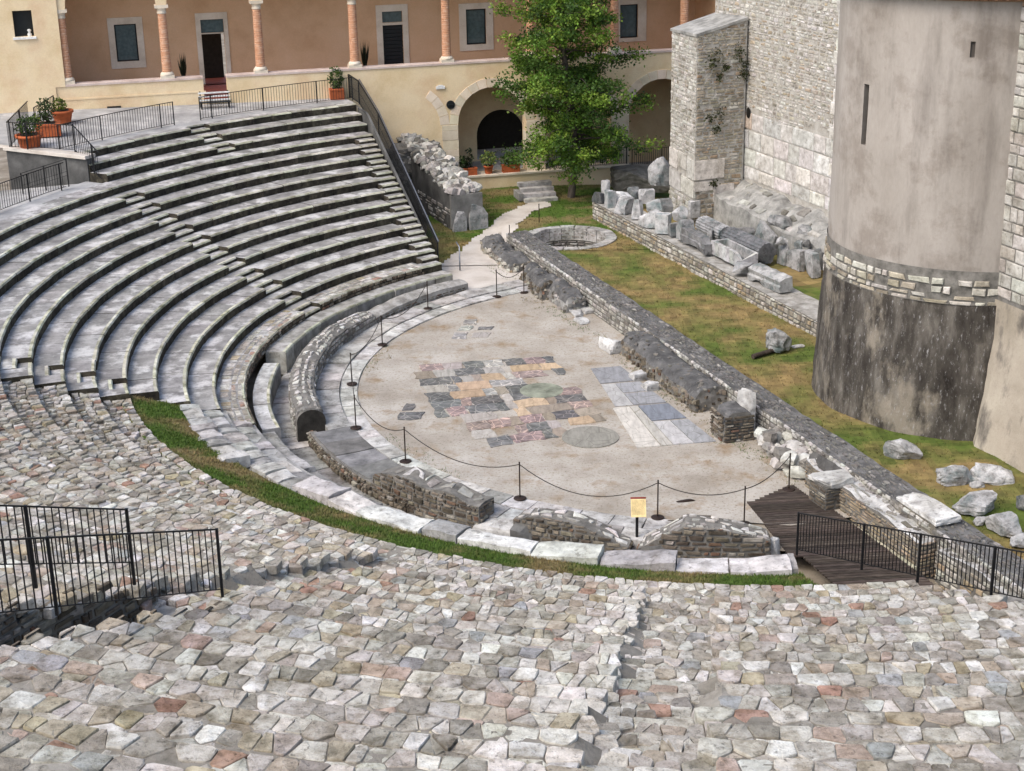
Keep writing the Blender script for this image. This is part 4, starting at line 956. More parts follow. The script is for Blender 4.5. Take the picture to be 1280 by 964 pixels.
# ------------------------------------------------------------------ cream building with a loggia over arches
BU = Vector((.970, .2425, 0)).normalized(); BN = Vector((-.2425, .970, 0)).normalized(); BF = Vector((-2.5, 89.0, 0))      # along the front, into the house, origin
def bp(s, d, z): return BF + BU * s + BN * d + Vector((0, 0, z))
BRZ = math.atan2(BU.y, BU.x)
house = thing('cream_building', 'cream plastered building with a loggia of brick columns above stone arches', 'building', tuple(bp(-3, 2, 0)))
def bbox(mb, s0, s1, d0, d1, z0, z1, col=(1, 1, 1), m=0, bev=0.0):
    mb.box(bp((s0 + s1) / 2, (d0 + d1) / 2, (z0 + z1) / 2), (s1 - s0, d1 - d0, z1 - z0), col, BRZ, m, bev)
def wall_arches(mb, s0, s1, z0, z1, d0, d1, arches, m=0):
    """wall slab with round-headed openings (centre, radius, springing, sill)"""
    def quad(sa, sb, za0, za1, zb0, zb1):
        for d, fl in ((d0, False), (d1, True)):
            q = [bp(sa, d, za0), bp(sb, d, zb0), bp(sb, d, zb1), bp(sa, d, za1)]; mb.poly(q[::-1] if fl else q, (1, 1, 1), m)
    cur = s0
    for c, r_, zs, sill in arches:
        quad(cur, c - r_, z0, z1, z0, z1)
        if sill > z0 + .01:
            quad(c - r_, c + r_, z0, sill, z0, sill); mb.poly([bp(c - r_, d0, sill), bp(c + r_, d0, sill), bp(c + r_, d1, sill), bp(c - r_, d1, sill)], (1, 1, 1), m)
        n = 20; P = [(c - r_ * math.cos(math.pi * i / n), zs + r_ * math.sin(math.pi * i / n)) for i in range(n + 1)]
        for (sa, za), (sb, zb) in zip(P, P[1:]):
            quad(sa, sb, za, z1, zb, z1); mb.poly([bp(sa, d0, za), bp(sa, d1, za), bp(sb, d1, zb), bp(sb, d0, zb)], (1, 1, 1), m)
        if zs > max(sill, z0) + .01:
            for sg in (-1, 1): mb.poly([bp(c + sg * r_, d0, max(sill, z0)), bp(c + sg * r_, d1, max(sill, z0)), bp(c + sg * r_, d1, zs), bp(c + sg * r_, d0, zs)][::sg], (1, 1, 1), m)
        cur = c + r_
    quad(cur, s1, z0, z1, z0, z1)
    mb.poly([bp(s0, d0, z1), bp(s1, d0, z1), bp(s1, d1, z1), bp(s0, d1, z1)], (1, 1, 1), m)
    for s in (s0, s1): mb.poly([bp(s, d0, z0), bp(s, d1, z0), bp(s, d1, z1), bp(s, d0, z1)], (1, 1, 1), m)
ARCH = [(1.72, 1.95, 4.02, 1.1), (6.75, 1.95, 4.0, 1.0), (11.75, 1.95, 3.9, .3)]
mb = MB(); wall_arches(mb, -21.6, 15.2, -.6, 6.35, 0, .75, ARCH); mb.build('wall', M_CREAM, house)
GAP = (-14.03, -12.78)
for a, b in ((-21.6, GAP[0]), (GAP[1], 15.2)):
    mb = MB(); bbox(mb, a, b, .003, .55, 6.352, 7.33); mb.build('parapet', M_CREAM, house)
    mb = MB(); bbox(mb, a - .02, b + .02, -.05, .62, 7.33, 7.45, (1, 1, 1), 0, .015); mb.build('coping', M_COPING, house)
mb = MB(); bbox(mb, -21.6, GAP[0] + .1, -.03, .0, 6.62, 6.70); mb.build('string_course', M_CREAM, house)
mb = MB(); bbox(mb, -21.6, 15.2, .75, 4.9, 6.05, 6.34); mb.build('loggia_floor', M_REDFL, house)
mb = MB(); bbox(mb, GAP[0], GAP[1], -.25, .75, 6.2, 6.352 + .012); mb.build('threshold', M_REDFL, house)
# loggia back wall with real openings
WIN = [(-18.65, -16.79, 7.53, 10.26, -18.31, -17.14, 7.9, 9.9), (.87, 2.87, 7.44, 10.11, 1.28, 2.45, 7.78, 9.78), (10.1, 12.15, 7.45, 10.0, 10.53, 11.63, 7.67, 9.6)]
DOOR = [(-13.95, -12.2, 6.42, 10.29, -13.68, -12.43, 9.2, 9.93, 9.15), (-3.92, -2.09, 6.36, 10.25, -3.57, -2.41, 9.27, 9.88, 9.12)]
holes = [(w[4], w[5], w[6], w[7]) for w in WIN] + [(d[4], d[5], 6.34, d[8]) for d in DOOR] + [(d[4], d[5], d[6], d[7]) for d in DOOR]
mb = MB(); ss = sorted({-21.6, 15.2, *[h[0] for h in holes], *[h[1] for h in holes]})
for a, b in zip(ss, ss[1:]):
    hz = sorted([(h[2], h[3]) for h in holes if h[0] <= a + 1e-6 and h[1] >= b - 1e-6]); z = 6.0
    for h0, h1 in hz:
        if h0 > z: mb.poly([bp(a, 4.0, z), bp(b, 4.0, z), bp(b, 4.0, h0), bp(a, 4.0, h0)])
        z = h1
    mb.poly([bp(a, 4.0, z), bp(b, 4.0, z), bp(b, 4.0, 15), bp(a, 4.0, 15)])
for h0, h1, z0, z1 in holes:
    for q in ([(h0, z0), (h0, z1)], [(h1, z1), (h1, z0)], [(h0, z1), (h1, z1)], [(h1, z0), (h0, z0)]):
        mb.poly([bp(q[0][0], 4.0, q[0][1]), bp(q[1][0], 4.0, q[1][1]), bp(q[1][0], 4.35, q[1][1]), bp(q[0][0], 4.35, q[0][1])])
mb.build('back_wall', M_BACK, house)
def surround(mb, s0, s1, z0, z1, a, b, c, d, bottom=True):
    for q in ((s0, a, z0, z1), (b, s1, z0, z1), (a, b, d, z1)) + (((a, b, z0, c),) if bottom else ()): bbox(mb, q[0], q[1], 3.94, 3.997, q[2], q[3])
for i, w in enumerate(WIN):
    mb = MB(); surround(mb, *w); fr = mb.build('window', M_TRIM, house)
    mb = MB(); bbox(mb, w[4], w[5], 4.14, 4.18, w[6], w[7]); mb.build('pane', M_GLASS, fr)
    mb = MB(); e = .07
    for q in ((w[4], w[4] + e, w[6], w[7]), (w[5] - e, w[5], w[6], w[7]), (w[4] + e, w[5] - e, w[6], w[6] + e), (w[4] + e, w[5] - e, w[7] - e, w[7])): bbox(mb, q[0], q[1], 4.08, 4.139, q[2], q[3])
    mb.build('frame', M_DARK, fr)
for i, d in enumerate(DOOR):
    mb = MB(); surround(mb, d[0], d[1], d[2], d[3], d[4], d[5], d[2], d[7], False); bbox(mb, d[4], d[5], 3.94, 3.997, d[8], d[6]); fr = mb.build('door', M_TRIM, house)
    mb = MB(); bbox(mb, d[4], d[5], 4.14, 4.18, d[6], d[7]); mb.build('transom_light', M_GLASS, fr)
    mb = MB()
    if i == 0: bbox(mb, d[4], d[5], 6.5, 6.6, 6.34, d[8])  # open doorway: no leaf, a dark sheet coloured as the hall's shade
    else:
        for q in range(13): bbox(mb, d[4], d[5], 4.12, 4.17, 6.36 + q * .21, 6.36 + q * .21 + .17, (1.5, 1.5, 1.5) if q > 3 else (.7, .7, .7))
        bbox(mb, d[4], d[5], 4.2, 4.25, 6.34, d[8])
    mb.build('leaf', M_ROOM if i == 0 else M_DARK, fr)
mb = MB(); bbox(mb, -14.6, -11.6, 4.36, 7, 6.1, 6.34); mb.build('hall_floor', M_REDFL, house)
mb = MB(); bbox(mb, -21.6, 15.2, .7, 4.4, 14.0, 14.3); mb.build('loggia_ceiling', M_CREAM, house)
mb = MB(); bbox(mb, -21.9, -21.6, .76, 4.4, 6.0, 15); mb.build('end_wall', M_BACK, house); mb = MB(); bbox(mb, 15.2, 15.5, 0, 6, -.6, 15); mb.build('end_wall', M_BACK, house)
# columns and loggia arches
COLS = [-20.97, -15.85, -10.92, -5.82, -.70, 4.1, 9.0, 13.15]
ar = []
for a, b in zip(COLS, COLS[1:]): ar.append(((a + b) / 2, (b - a) / 2 - .27, 11.26, 11.0))
mb = MB(); wall_arches(mb, -21.6, 15.2, 11.26, 15.2, .04, .56, ar); mb.build('arcade', M_CREAM, house)
mb = MB(); bbox(mb, -22.5, 15.5, -.5, 6, 15.2, 15.5); mb.build('roof', M_TILE, house)
for s in COLS:
    c = bp(s, .29, 0)
    mb = MB(); prof = [(.245, 7.78)]
    for q in range(26): z = 7.78 + 3.0 * q / 26; prof += [(.25 - .0012 * q, z + .012), (.25 - .0012 * q, z + .105), (.238 - .0012 * q, z + .112)]
    prof.append((.215, 10.8)); mb.lathe(prof, c, 16, (1, 1, 1)); sh = mb.build('column', M_BRICK, house)
    mb = MB(); mb.box(c + Vector((0, 0, 7.53)), (.72, .62, .16), (1, 1, 1), BRZ); mb.lathe([(.34, 7.61), (.36, 7.66), (.33, 7.71), (.27, 7.78)], c, 16); mb.build('base', M_TRIM, sh)
    mb = MB(); mb.lathe([(.225, 10.8), (.26, 10.84), (.23, 10.88), (.235, 11.0), (.32, 11.1)], c, 16); mb.box(c + Vector((0, 0, 11.18)), (.7, .54, .16), (1, 1, 1), BRZ); mb.build('capital', M_TRIM, sh)
# arcade below: rooms behind the arches, pale stone surrounds
mb = MB(); wall_arches(mb, -.6, 15.2, .3, 6.05, 3.6, 3.9, [(3.1, 1.45, 2.55, 1.1), (7.6, 1.2, 2.6, 1.0)]); mb.build('arcade_back_wall', M_CREAM, house)
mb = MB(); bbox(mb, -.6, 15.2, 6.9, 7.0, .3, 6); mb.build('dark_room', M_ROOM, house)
mb = MB(); bbox(mb, -.65, -.6, .76, 7, .3, 6); mb.build('room_side', M_CREAM, house)
mb = MB(); bbox(mb, -.6, 9.6, .75, 7, .95, 1.05); bbox(mb, 9.6, 15.2, .75, 7, .2, .3); mb.build('arcade_floor', M_PAVE, house)
r = random.Random(15)
def arch_ring(c, r_, zs, a0, a1, foot, n):
    for i in range(n):
        b0, b1 = a0 + (a1 - a0) * i / n + .4, a0 + (a1 - a0) * (i + 1) / n - .4; mb = MB(); vs_ = []; o = r.uniform(-.02, .02); w = .52 + r.uniform(-.03, .03)
        for d in (-.03 + o * .3, .55):
            for a in (b0, b1):
                for R in (r_ + .004, r_ + w): vs_.append(bp(c - R * math.cos(rad(a)), d, zs + R * math.sin(rad(a))))
        mb.mesh(vs_, [(0, 1, 3, 2), (4, 6, 7, 5), (0, 2, 6, 4), (1, 5, 7, 3), (0, 4, 5, 1), (2, 3, 7, 6)], tint((1.05, 1.02, .96), r)); mb.build('voussoir', M_TRIM, house)
def pier(s0, s1, z0, z1):
    z = z0
    while z < z1 - .05:
        h = min(r.uniform(.35, .6), z1 - z); mb = MB(); o = r.uniform(-.03, .03); bbox(mb, s0 + o, s1 + o * .5, -.035 + o * .3, .6, z + .008, z + h - .008, tint((1.0, .97, .92), r), 0, .012); mb.build('pier_block', M_TRIM, house); z += h
arch_ring(1.72, 1.95, 4.02, 0, 180, 0, 13); arch_ring(6.75, 1.95, 4.0, 0, 180, 0, 13); arch_ring(11.75, 1.95, 3.9, 0, 180, 0, 13)
arch_ring(-3.2, 1.95, 4.02, 126, 180, 0, 4)
pier(-1.15, -.24, .2, 4.0); pier(3.69, 4.78, 1.06, 4.0); pier(8.72, 9.78, .3, 4.0)
mb = MB(); bbox(mb, -1.0, 9.75, -.28, .02, -.4, .98); mb.build('plinth', M_CREAM, house)
mb = MB(); bbox(mb, -1.0, 9.75, -.36, .7, .985, 1.105, (1, 1, 1), 0, .02); mb.build('sill', M_TRIM, house)
mb = MB(); bbox(mb, -19.12, -18.4, -.03, .003, 6.03, 6.18); mb.build('vent', M_ROOM, house)
mb = MB(); c = bp(-1.18, -.05, 6.12); mb.box(c, (.5, .06, .17), (1, 1, 1), BRZ, 0, .03); mb.box(c + Vector((0, 0, .1)), (.3, .06, .06), (1, 1, 1), BRZ); tag(mb.build('plaque', M_PALEW), 'small white plaque on the cream wall above the arches', 'plaque')
mb = MB(); c = bp(-.63, -.08, 5.13); vs_ = []
for q in range(16): vs_.append(c + BU * .24 * math.cos(q * math.pi / 8) + Vector((0, 0, .24 * math.sin(q * math.pi / 8))))
mb.mesh(vs_ + [v + BN * .09 for v in vs_], [tuple(range(16))] + [(q, (q + 1) % 16, 16 + (q + 1) % 16, 16 + q) for q in range(16)]); mb.box(c - BN * .03, (.3, .08, .06), (2, 2, 2), BRZ); tag(mb.build('round_lamp', M_DARK), 'round dark metal fitting beside the stone arch', 'wall lamp')
# plain wall to the left with a small window
sw_ = thing('side_wing', 'plain cream wing with one small square window at the top left', 'building', tuple(bp(-26, 2, 5)))
w0, w1, wz0, wz1 = -23.32, -22.37, 10.0, 11.32
mb = MB()
for a, b, c, d in ((-34, w0, 5, 16), (w1, -21.1, 7.34, 16), (w1, -21.6, 5, 7.34), (w0, w1, 5, wz0), (w0, w1, wz1, 16)): mb.poly([bp(a, -.06, c), bp(b, -.06, c), bp(b, -.06, d), bp(a, -.06, d)])
for q in ([(w0, wz0), (w0, wz1)], [(w1, wz1), (w1, wz0)], [(w0, wz1), (w1, wz1)], [(w1, wz0), (w0, wz0)]): mb.poly([bp(q[0][0], -.06, q[0][1]), bp(q[1][0], -.06, q[1][1]), bp(q[1][0], .4, q[1][1]), bp(q[0][0], .4, q[0][1])])
mb.poly([bp(-21.1, -.06, 7.46), bp(-21.1, .6, 7.46), bp(-21.1, .6, 16), bp(-21.1, -.06, 16)]); mb.build('wall', M_CREAM, sw_)
mb = MB(); bbox(mb, w0 - .1, w1 + .1, -.16, .1, wz0 - .12, wz0 - .003, (1, 1, 1), 0, .01); fr = mb.build('window', M_PALEW, sw_)
mb = MB(); bbox(mb, w0, w1, .3, .36, wz0, wz1); mb.build('pane', M_DARK, fr)
mb = MB(); mb.lathe([(.1, 0), (.12, .1), (.05, .2), (.11, .3), (.06, .36)], bp(w1 - .22, .12, wz0), 10); tag(mb.build('ornament', M_PALEW), 'small white ornament standing in the little square window', 'ornament')

# ------------------------------------------------------------------ upper terrace
tz = rowz(0) - .03
def ter(R, a): return at(R, a, tz)
mb = MB()
aa = [az_on(rowR(0) + .5, .02) + (150.4 - az_on(rowR(0) + .5, .02)) * i / 30 for i in range(31)]
def edge(a):
    p = at(rowR(0) + .5, a); d = (at(rowR(0) + 1, a) - p).normalized(); t = (BF - BN * .01 - p).dot(BN) / d.dot(BN); q = p + d * max(.2, t); 
    return Vector((q.x, q.y, tz + min(.34, .04 * t)))
for a, b in zip(aa, aa[1:]): mb.poly([at(rowR(0) + .5, a, tz - .002), edge(a), edge(b), at(rowR(0) + .5, b, tz - .002)])
tag(mb.build('terrace', M_PAVE), kind='structure')
tc = at(32.3, 150.4); t_out = at(37.2, 150.9)
mb = MB(); q = [at(32.3, 150.3, tz - .003), Vector((*at(37, 150.8).xy, tz)), bp(-34, -.07, 6.0), edge(150.4)]; mb.poly(q); tag(mb.build('upper_ground', M_PATH), kind='structure')
# concrete wall under the terrace corner, lower passage to its left
A_, B_ = at(30.9, 150.7), at(36.0, 150.7)
cw = thing('concrete_wall', 'dark stained concrete side wall below the terracotta planters', 'wall', tuple((A_ + B_) / 2)); d_ = (B_ - A_).normalized(); n_ = Vector((-d_.y, d_.x, 0))
if n_.x > 0: n_ = -n_
mb = MB(); c = (A_ + B_) / 2 - n_ * .25; mb.box(c + Vector((0, 0, tz / 2 - .06)), ((B_ - A_).length, .5, tz - .1), (1, 1, 1), math.atan2(d_.y, d_.x)); mb.build('wall_core', M_CONC, cw)
mb = MB(); mb.box(c + n_ * .05 + Vector((0, 0, tz + .0)), ((B_ - A_).length + .1, .7, .16), (1, 1, 1), math.atan2(d_.y, d_.x), 0, .015); mb.build('coping', M_PATH, cw)
mb = MB()
for a in range(151, 215, 4): mb.poly([at(30.9, a, rowz(3) - .12), at(45, a, 2.4), at(45, a + 4, 2.4), at(30.9, a + 4, rowz(3) - .12)])
for a in range(151, 211, 4): mb.poly([at(29.6, a, rowz(3) - .045), at(30.95, a, rowz(3) - .05), at(30.95, a + 4, rowz(3) - .05), at(29.6, a + 4, rowz(3) - .045)])
tag(mb.build('side_passage', M_PAVE), kind='structure')
e0, e1 = at(37.0, 151.5), at(37.6, 161)
straight_wall('dark_rubble_wall', 'dark rough stone wall at the left edge beyond the concrete wall', e0 + Vector((0, 0, 0)), (e1 - e0).normalized(), Vector((.8, -.2, 0)).normalized(), 9, 1, lambda a: 5.6 - .05 * a, 2.4, PAL_GREY, 111, .45, .25, .08)

# ------------------------------------------------------------------ terrace railings, handrail of the side stair
def arcpath(R, a0, a1, z, n): return [at(R, a0 + (a1 - a0) * i / n, z) for i in range(n + 1)]
pA, pB = W(218, 156, tz + .05), W(95, 196, tz); RA = pol(pA)[0]
railing('terrace_railing', 'curved black railing on the left half of the terrace edge', arcpath(RA, pol(pA)[1], 149.7, tz, 8), 1.2, [0, .8, 4.5, 8.0], .155, .02, .05, .12)
pC = W(251, 150, tz + .05); pD = W(434, 121, tz + .05); RC = pol(pC)[0]
railing('terrace_railing', 'long curved black railing on the right half of the terrace edge', arcpath(RC, pol(pC)[1], pol(pD)[1], tz, 9), 1.2, [0, .7, 3.8, 7.0, 9.5], .16, .02, .05, .12)
c0, c1, c2 = W(12, 186, tz + .08), W(66, 188, tz + .08), W(93, 190, tz + .08); k3 = W(130, 226, rowz(3))
railing('corner_railing', 'black railing round the terracotta planters at the terrace corner', [W(38, 158, tz + .3), c0, c1, c2], 1.25, [1.9, 4.0, 5.4], .17, .02, .06, .1)
railing('stair_handrail', 'short sloping black railing from the planters down to the walkway', [c2 + Vector((.05, -.05, 0)), W(127, 226, rowz(3) + .05)], 1.3, [0, 1.6], .17, .02, .05, .1)
railing('planter_railing', 'small black railing behind the planters against the wing', [W(46, 168, tz + .2), W(70, 152, tz + .3)], 1.3, [0, 1.5, 3], .2, .02, .05, .1)
railing('passage_railing', 'black railing curving along the lower passage at the left edge', arcpath(30.7, 154, 186, rowz(3) - .02, 12), 1.2, [.3, 2.5, 5, 7.5, 10], .17, .02, .05, .1)
j0 = at(31.2, 152.6, rowz(3) - .1); j1 = W(30, 250, 3.95)
railing('steps_handrail', 'sloping black double handrail descending beside the concrete wall', [j0, j0.lerp(j1, .5), j1], 1.25, [0, 1.2, 2.5, 3.8], 4, .02, .05, .5, mid=True)
mb = MB(); j = random.Random(3)
st_ = thing('side_steps', 'pale steps going down at the left edge behind the railing', 'steps', tuple(at(33, 160, 3)))
for i in range(8):
    mb = MB(); R = 31.0 + i * .5; arc(mb, R, R + .52, 154, 172, 2.2, rowz(3) - .28 - i * .15, 6); mb.build('step', M_PAVE, st_)
# mesh-panelled handrail down the side stair
h = thing('stair_balustrade', 'long sloping handrail with dark close-barred panel beside the side stair', 'balustrade', tuple(SP + Vector((0, 0, tz))))
B1 = [SP + Vector((.18, -.3, tz)) - SD * 2.3, SP + Vector((.12, .05, tz)), None, None]
i1 = SP + SD * 3.9 + Vector((.08, .03, rowz(3) - .05)); i2 = W(548, 336, .15)
path = [W(437, 122, tz + .05), SP + SD * .15 + Vector((.08, .03, tz)), i1, i2]
for i in range(3):
    a, b = path[i], path[i + 1]; H = Vector((0, 0, 1.25)); L_ = (b - a).length
    o = child('top_rail', BAR, h, a + H, (b - a).to_track_quat('Z', 'Y').to_euler(), (.06, .05, L_)); o.data = BAR
    rail_piece('bottom_rail', h, a + Vector((0, 0, .08)), b + Vector((0, 0, .08)), .04, .03); rail_piece('post', h, a, a + H, .07)
    n = int(L_ / .105); mb = MB()
    for q in range(1, n):
        p = a.lerp(b, q / n); mb.box(p + Vector((0, 0, .66)), (.018, .018, 1.14))
    for q in (.65,): mb.tube([a + Vector((0, 0, q)), b + Vector((0, 0, q))], .012, 4)
    tag(mb.build('mesh_panel', M_IRON, h), kind='stuff')
rail_piece('post', h, path[3] - Vector((0, 0, .2)), path[3] + Vector((0, 0, 1.3)), .07)
mb = MB(); mb.tube([p + Vector((.05, .03, 1.32)) for p in path[1:]], .035, 8); mb.build('handrail', M_RAILSTEEL, h)
# side wall of the stair
mb = MB(); t = thing('stair_side_wall', 'grey side wall under the stair balustrade', 'wall', tuple(i1)); 
nst = 30
for i in range(nst):
    a, b = i / nst, (i + 1) / nst; p = SP + SD * 15.2 * a; q = SP + SD * 15.2 * b; zp = max(.1, tz - max(0, 15.2 * a - 2.2) * .435); zq = max(.1, tz - max(0, 15.2 * b - 2.2) * .435)
    mb.poly([p + Vector((.02, 0, -.6)), q + Vector((.02, 0, -.6)), q + Vector((.02, 0, zq - .1)), p + Vector((.02, 0, zp - .1))]); mb.poly([p + Vector((.02, 0, zp - .1)), q + Vector((.02, 0, zq - .1)), q + Vector((-.1, 0, zq - .1)), p + Vector((-.1, 0, zp - .1))])
mb.build('wall_face', M_CONC, t)

# ------------------------------------------------------------------ ruined wall right of the stair
rw = thing('ruined_wall', 'sloping ruined wall with a rough white rubble top and plastered end', 'wall', tuple(W(580, 290, 0)))
e0, e1 = W(564, 290, .05), W(598, 300, .05)          # foot of the near end
e1 = e0 + Vector((1.45, .25, 0)); wd = (Vector((-5.8, 87.4, 0)) - Vector((e0.x, e0.y, 0))).normalized(); wn = Vector((wd.y, -wd.x, 0)); Lw = 8.5
zt = lambda a: 1.95 + 1.45 * (a / Lw) ** 1.0
mb = MB(); P0 = Vector((e0.x, e0.y, 0)); solid(mb, lambda a, b, z: P0 + wd * a + wn * b + Vector((0, 0, z)), 0, Lw, 24, 0, 1.7, 5, lambda a, b: zt(a), -.2, (1, 1, 1), 0, .15, 9, 1); mb.build('wall_core', [M_CORE, M_CONC], rw)
mb = MB(); r = random.Random(16)
for q in range(430):
    a = r.uniform(.1, Lw - .1); b = r.uniform(.05, 1.65); sz = r.choice((.18, .22, .28, .36, .45)); v, ff_ = boulder(sz * r.uniform(1, 1.6), sz, sz * .8, r.randint(0, 99999), 4, .04, 2, .75)
    mb.mesh(put(v, P0 + wd * a + wn * b + Vector((0, 0, zt(a) - .1 + .28 * nz((a * .7, b, 0), 1.0) + r.uniform(-.04, .12))), r.uniform(0, 6), (r.uniform(-.5, .5), r.uniform(-.5, .5))), ff_, pick(PAL_WHITE + PAL_GREY, r))
tag(mb.build('rubble_stone', M_MASON, rw), kind='stuff')
mb = MB(); mb.box(P0 + wn * .85 - wd * .06 + Vector((0, 0, 1.1)), (1.75, .16, 1.75), (2.3, 2.25, 2.15), math.atan2(wn.y, wn.x)); mb.build('plaster_end', M_CONC, rw)
chv = MB(); chips(chv, lambda a, b, k: P0 + wd * a - wn * k + Vector((0, 0, b)), 0, 5, 0, 1.3, .5, .2, .06, PAL_GREY, r, keep=.6); tag(chv.build('facing_stone', M_MASON, rw), kind='stuff')
p = P0 + wn * 1.35 - wd * .35; rock('marble_slab', 'upright grey marble slab leaning on the end of the ruined wall', 'slab', p, (1.0, .3, 1.55), 121, math.atan2(wn.y, wn.x), M_MARBLE, squar=.9, ncut=4, tilt=(.1, 0))
p = P0 + wn * .35 - wd * .3; rock('marble_slab', 'broken pale slab at the left foot of the ruined wall', 'slab', p, (.75, .35, 1.1), 122, math.atan2(wn.y, wn.x), M_MARBLE, squar=.8, ncut=8)

# ------------------------------------------------------------------ church wall, buttress, apse tower
WP = Vector((11.73, 78.71, 0)); wf = lambda a, b, k: WP + AX * a - AN * k + Vector((0, 0, b))
church = thing('church_wall', 'tall pale rubble church wall above courses of big white blocks', 'building', tuple(WP + Vector((0, 0, 3))))
mb = MB(); mb.poly([wf(-3.2, 2, 0), wf(24, 2, 0), wf(24, 16, 0), wf(-3.2, 16, 0)][::-1]); mb.poly([wf(-3.2, 0, 0), wf(-3.2, 16, 0), WP + AX * -3.2 + AN * 8 + Vector((0, 0, 16)), WP + AX * -3.2 + AN * 8]); 
mb.poly([wf(-3.2, 16, 0), wf(24, 16, 0), wf(24, 16, -4), wf(-3.2, 16, -4)]); mb.build('wall_core', M_LIME, church)
r = random.Random(17); mb = MB()
topblk = lambda a: 6.3 + .35 * math.sin(a * 1.3) + (.5 if a > 6.5 else 0)
PALCH = [((.58, .56, .52), 12), ((.66, .65, .62), 9), ((.50, .465, .40), 7), ((.52, .44, .34), 4), ((.74, .73, .71), 7), ((.42, .395, .35), 3)]
chips(mb, wf, -3.15, 12.5, lambda a: topblk(a) - .1, 14.2, .3, .17, .035, PALCH, r, gap=.012, wob=.7, var=.9, keep=.93)
tag(mb.build('rubble_stone', M_MASON, church), kind='stuff')
for zc, hc, wc_ in ((3.05, .62, 1.3), (3.68, .88, 1.5), (4.57, .92, 1.25), (5.5, .85, 1.5)):
    for o in chip_list(wf, -3.1, 12.6, zc, zc + hc - .005, wc_, hc * 1.6, .05, [((.74, .725, .70), 10), ((.66, .65, .63), 6), ((.72, .62, .52), 1.2)], r, gap=.008, wob=.06, var=.35, keep=.97): o.build('block', M_MASON, church)
mb = MB(); vs_ = []
for q in range(14): vs_.append(wf(.5 + .2 * math.cos(q * math.pi / 7), 6.33 + .27 * math.sin(q * math.pi / 7), .075))
mb.poly(vs_[::-1]); mb.poly(vs_); mb.build('putlog_shade_disc', M_ROOM, church)  # flat dark disc without a recess; the hole's shade is its colour
# rough footing below the wall
t = thing('rock_footing', 'sloping ledge of rough mortared rubble along the foot of the church wall', 'footing', tuple(WP + Vector((0, 0, 1))))
mb = MB(); F = lambda a, b, z: WP + AX * a - AN * b + Vector((0, 0, z))
ft = lambda a, b: 3.0 - .38 * b + .25 * nz((a * .5, b * .8, 2), 1.0) - .03 * a
solid(mb, F, -.6, 17, 46, -.1, 1.75, 12, lambda a, b: ft(a, b), .7, (1.1, 1.1, 1.08), 0, .16, 5); mb.build('ledge', M_GREY, t)
mb = MB(); chips(mb, lambda a, b, k: F(a, b, ft(a, b) + k), .5, 16, .1, 1.65, .7, .5, .10, PAL_GREY, r, gap=.05, wob=.6, emb=.12, keep=.5, var=.8); tag(mb.build('ledge_stone', M_MASON, t), kind='stuff')
# buttress
P1, P2 = Vector((8.32, 80.85, 0)), Vector((9.18, 77.42, 0)); P3 = P2 + AN * 2.72; P4 = P1 + AN * 2.55
but = thing('buttress', 'tall stone buttress with a sloping top and weeds growing from its side', 'buttress', tuple((P1 + P3) / 2))
ztop = [10.05, 10.22, 10.85, 10.7]; mb = MB(); low_ = [Vector((p.x, p.y, 0)) for p in (P1, P2, P3, P4)]; up_ = [Vector((p.x, p.y, z)) for p, z in zip((P1, P2, P3, P4), ztop)]
mb.mesh(low_ + up_, [(i, (i + 1) % 4, 4 + (i + 1) % 4, 4 + i) for i in range(4)]); mb.build('core', M_LIME, but)
mb = MB(); q = [u + Vector((0, 0, .0)) for u in up_]; e = [q[0] - AN * .08 - AX * .06, q[1] - AN * .08 + AX * .06, q[2] + AX * .06, q[3] - AX * .06]
mb.mesh([p - Vector((0, 0, .05)) for p in e] + [p + Vector((0, 0, .08)) for p in e], [(0, 1, 5, 4), (1, 2, 6, 5), (2, 3, 7, 6), (3, 0, 4, 7), (4, 5, 6, 7)], (1.15, 1.15, 1.13)); mb.build('coping', M_GREY, but)
fd = (P2 - P1).normalized(); fn_ = Vector((fd.y, -fd.x, 0)); fn_ = fn_ if fn_.x < 0 else -fn_; Lf = (P2 - P1).length
ff = lambda a, b, k: P1 + fd * a + fn_ * k + Vector((0, 0, b)); sf = lambda a, b, k: P2 + AN * a + AX * k + Vector((0, 0, b)); lf = lambda a, b, k: P1 + AN * a - AX * k + Vector((0, 0, b))
mb = MB(); PB1 = [((.56, .55, .52), 10), ((.66, .65, .62), 7), ((.43, .41, .36), 5), ((.36, .33, .28), 2)]; PB2 = [((.44, .41, .34), 10), ((.52, .46, .36), 6), ((.37, .33, .26), 6), ((.60, .58, .53), 3), ((.46, .36, .26), 2)]
chips(mb, ff, 0, Lf, 4.3, lambda a: 10.05 + .17 * a / Lf, .36, .19, .045, PB1, r, gap=.012, wob=.6, var=.9, keep=.95); chips(mb, sf, 0, 2.65, 4.0, lambda a: 10.2 + .6 * a / 2.7, .36, .15, .045, PB2, r, gap=.012, wob=.6, var=.9, keep=.93)
chips(mb, ff, 0, Lf, .8, 2.2, .5, .28, .07, PB1, r, gap=.015); chips(mb, sf, 0, 2.6, .9, 2.9, .5, .24, .07, PB2, r, gap=.015); chips(mb, lf, 0, 2.5, 1, 10, .6, .3, .05, PB1, r)
chips(mb, sf, 1.6, 2.65, 2.9, 4.0, .45, .2, .05, PB2, r, gap=.015)
tag(mb.build('rubble_stone', M_MASON, but), kind='stuff')
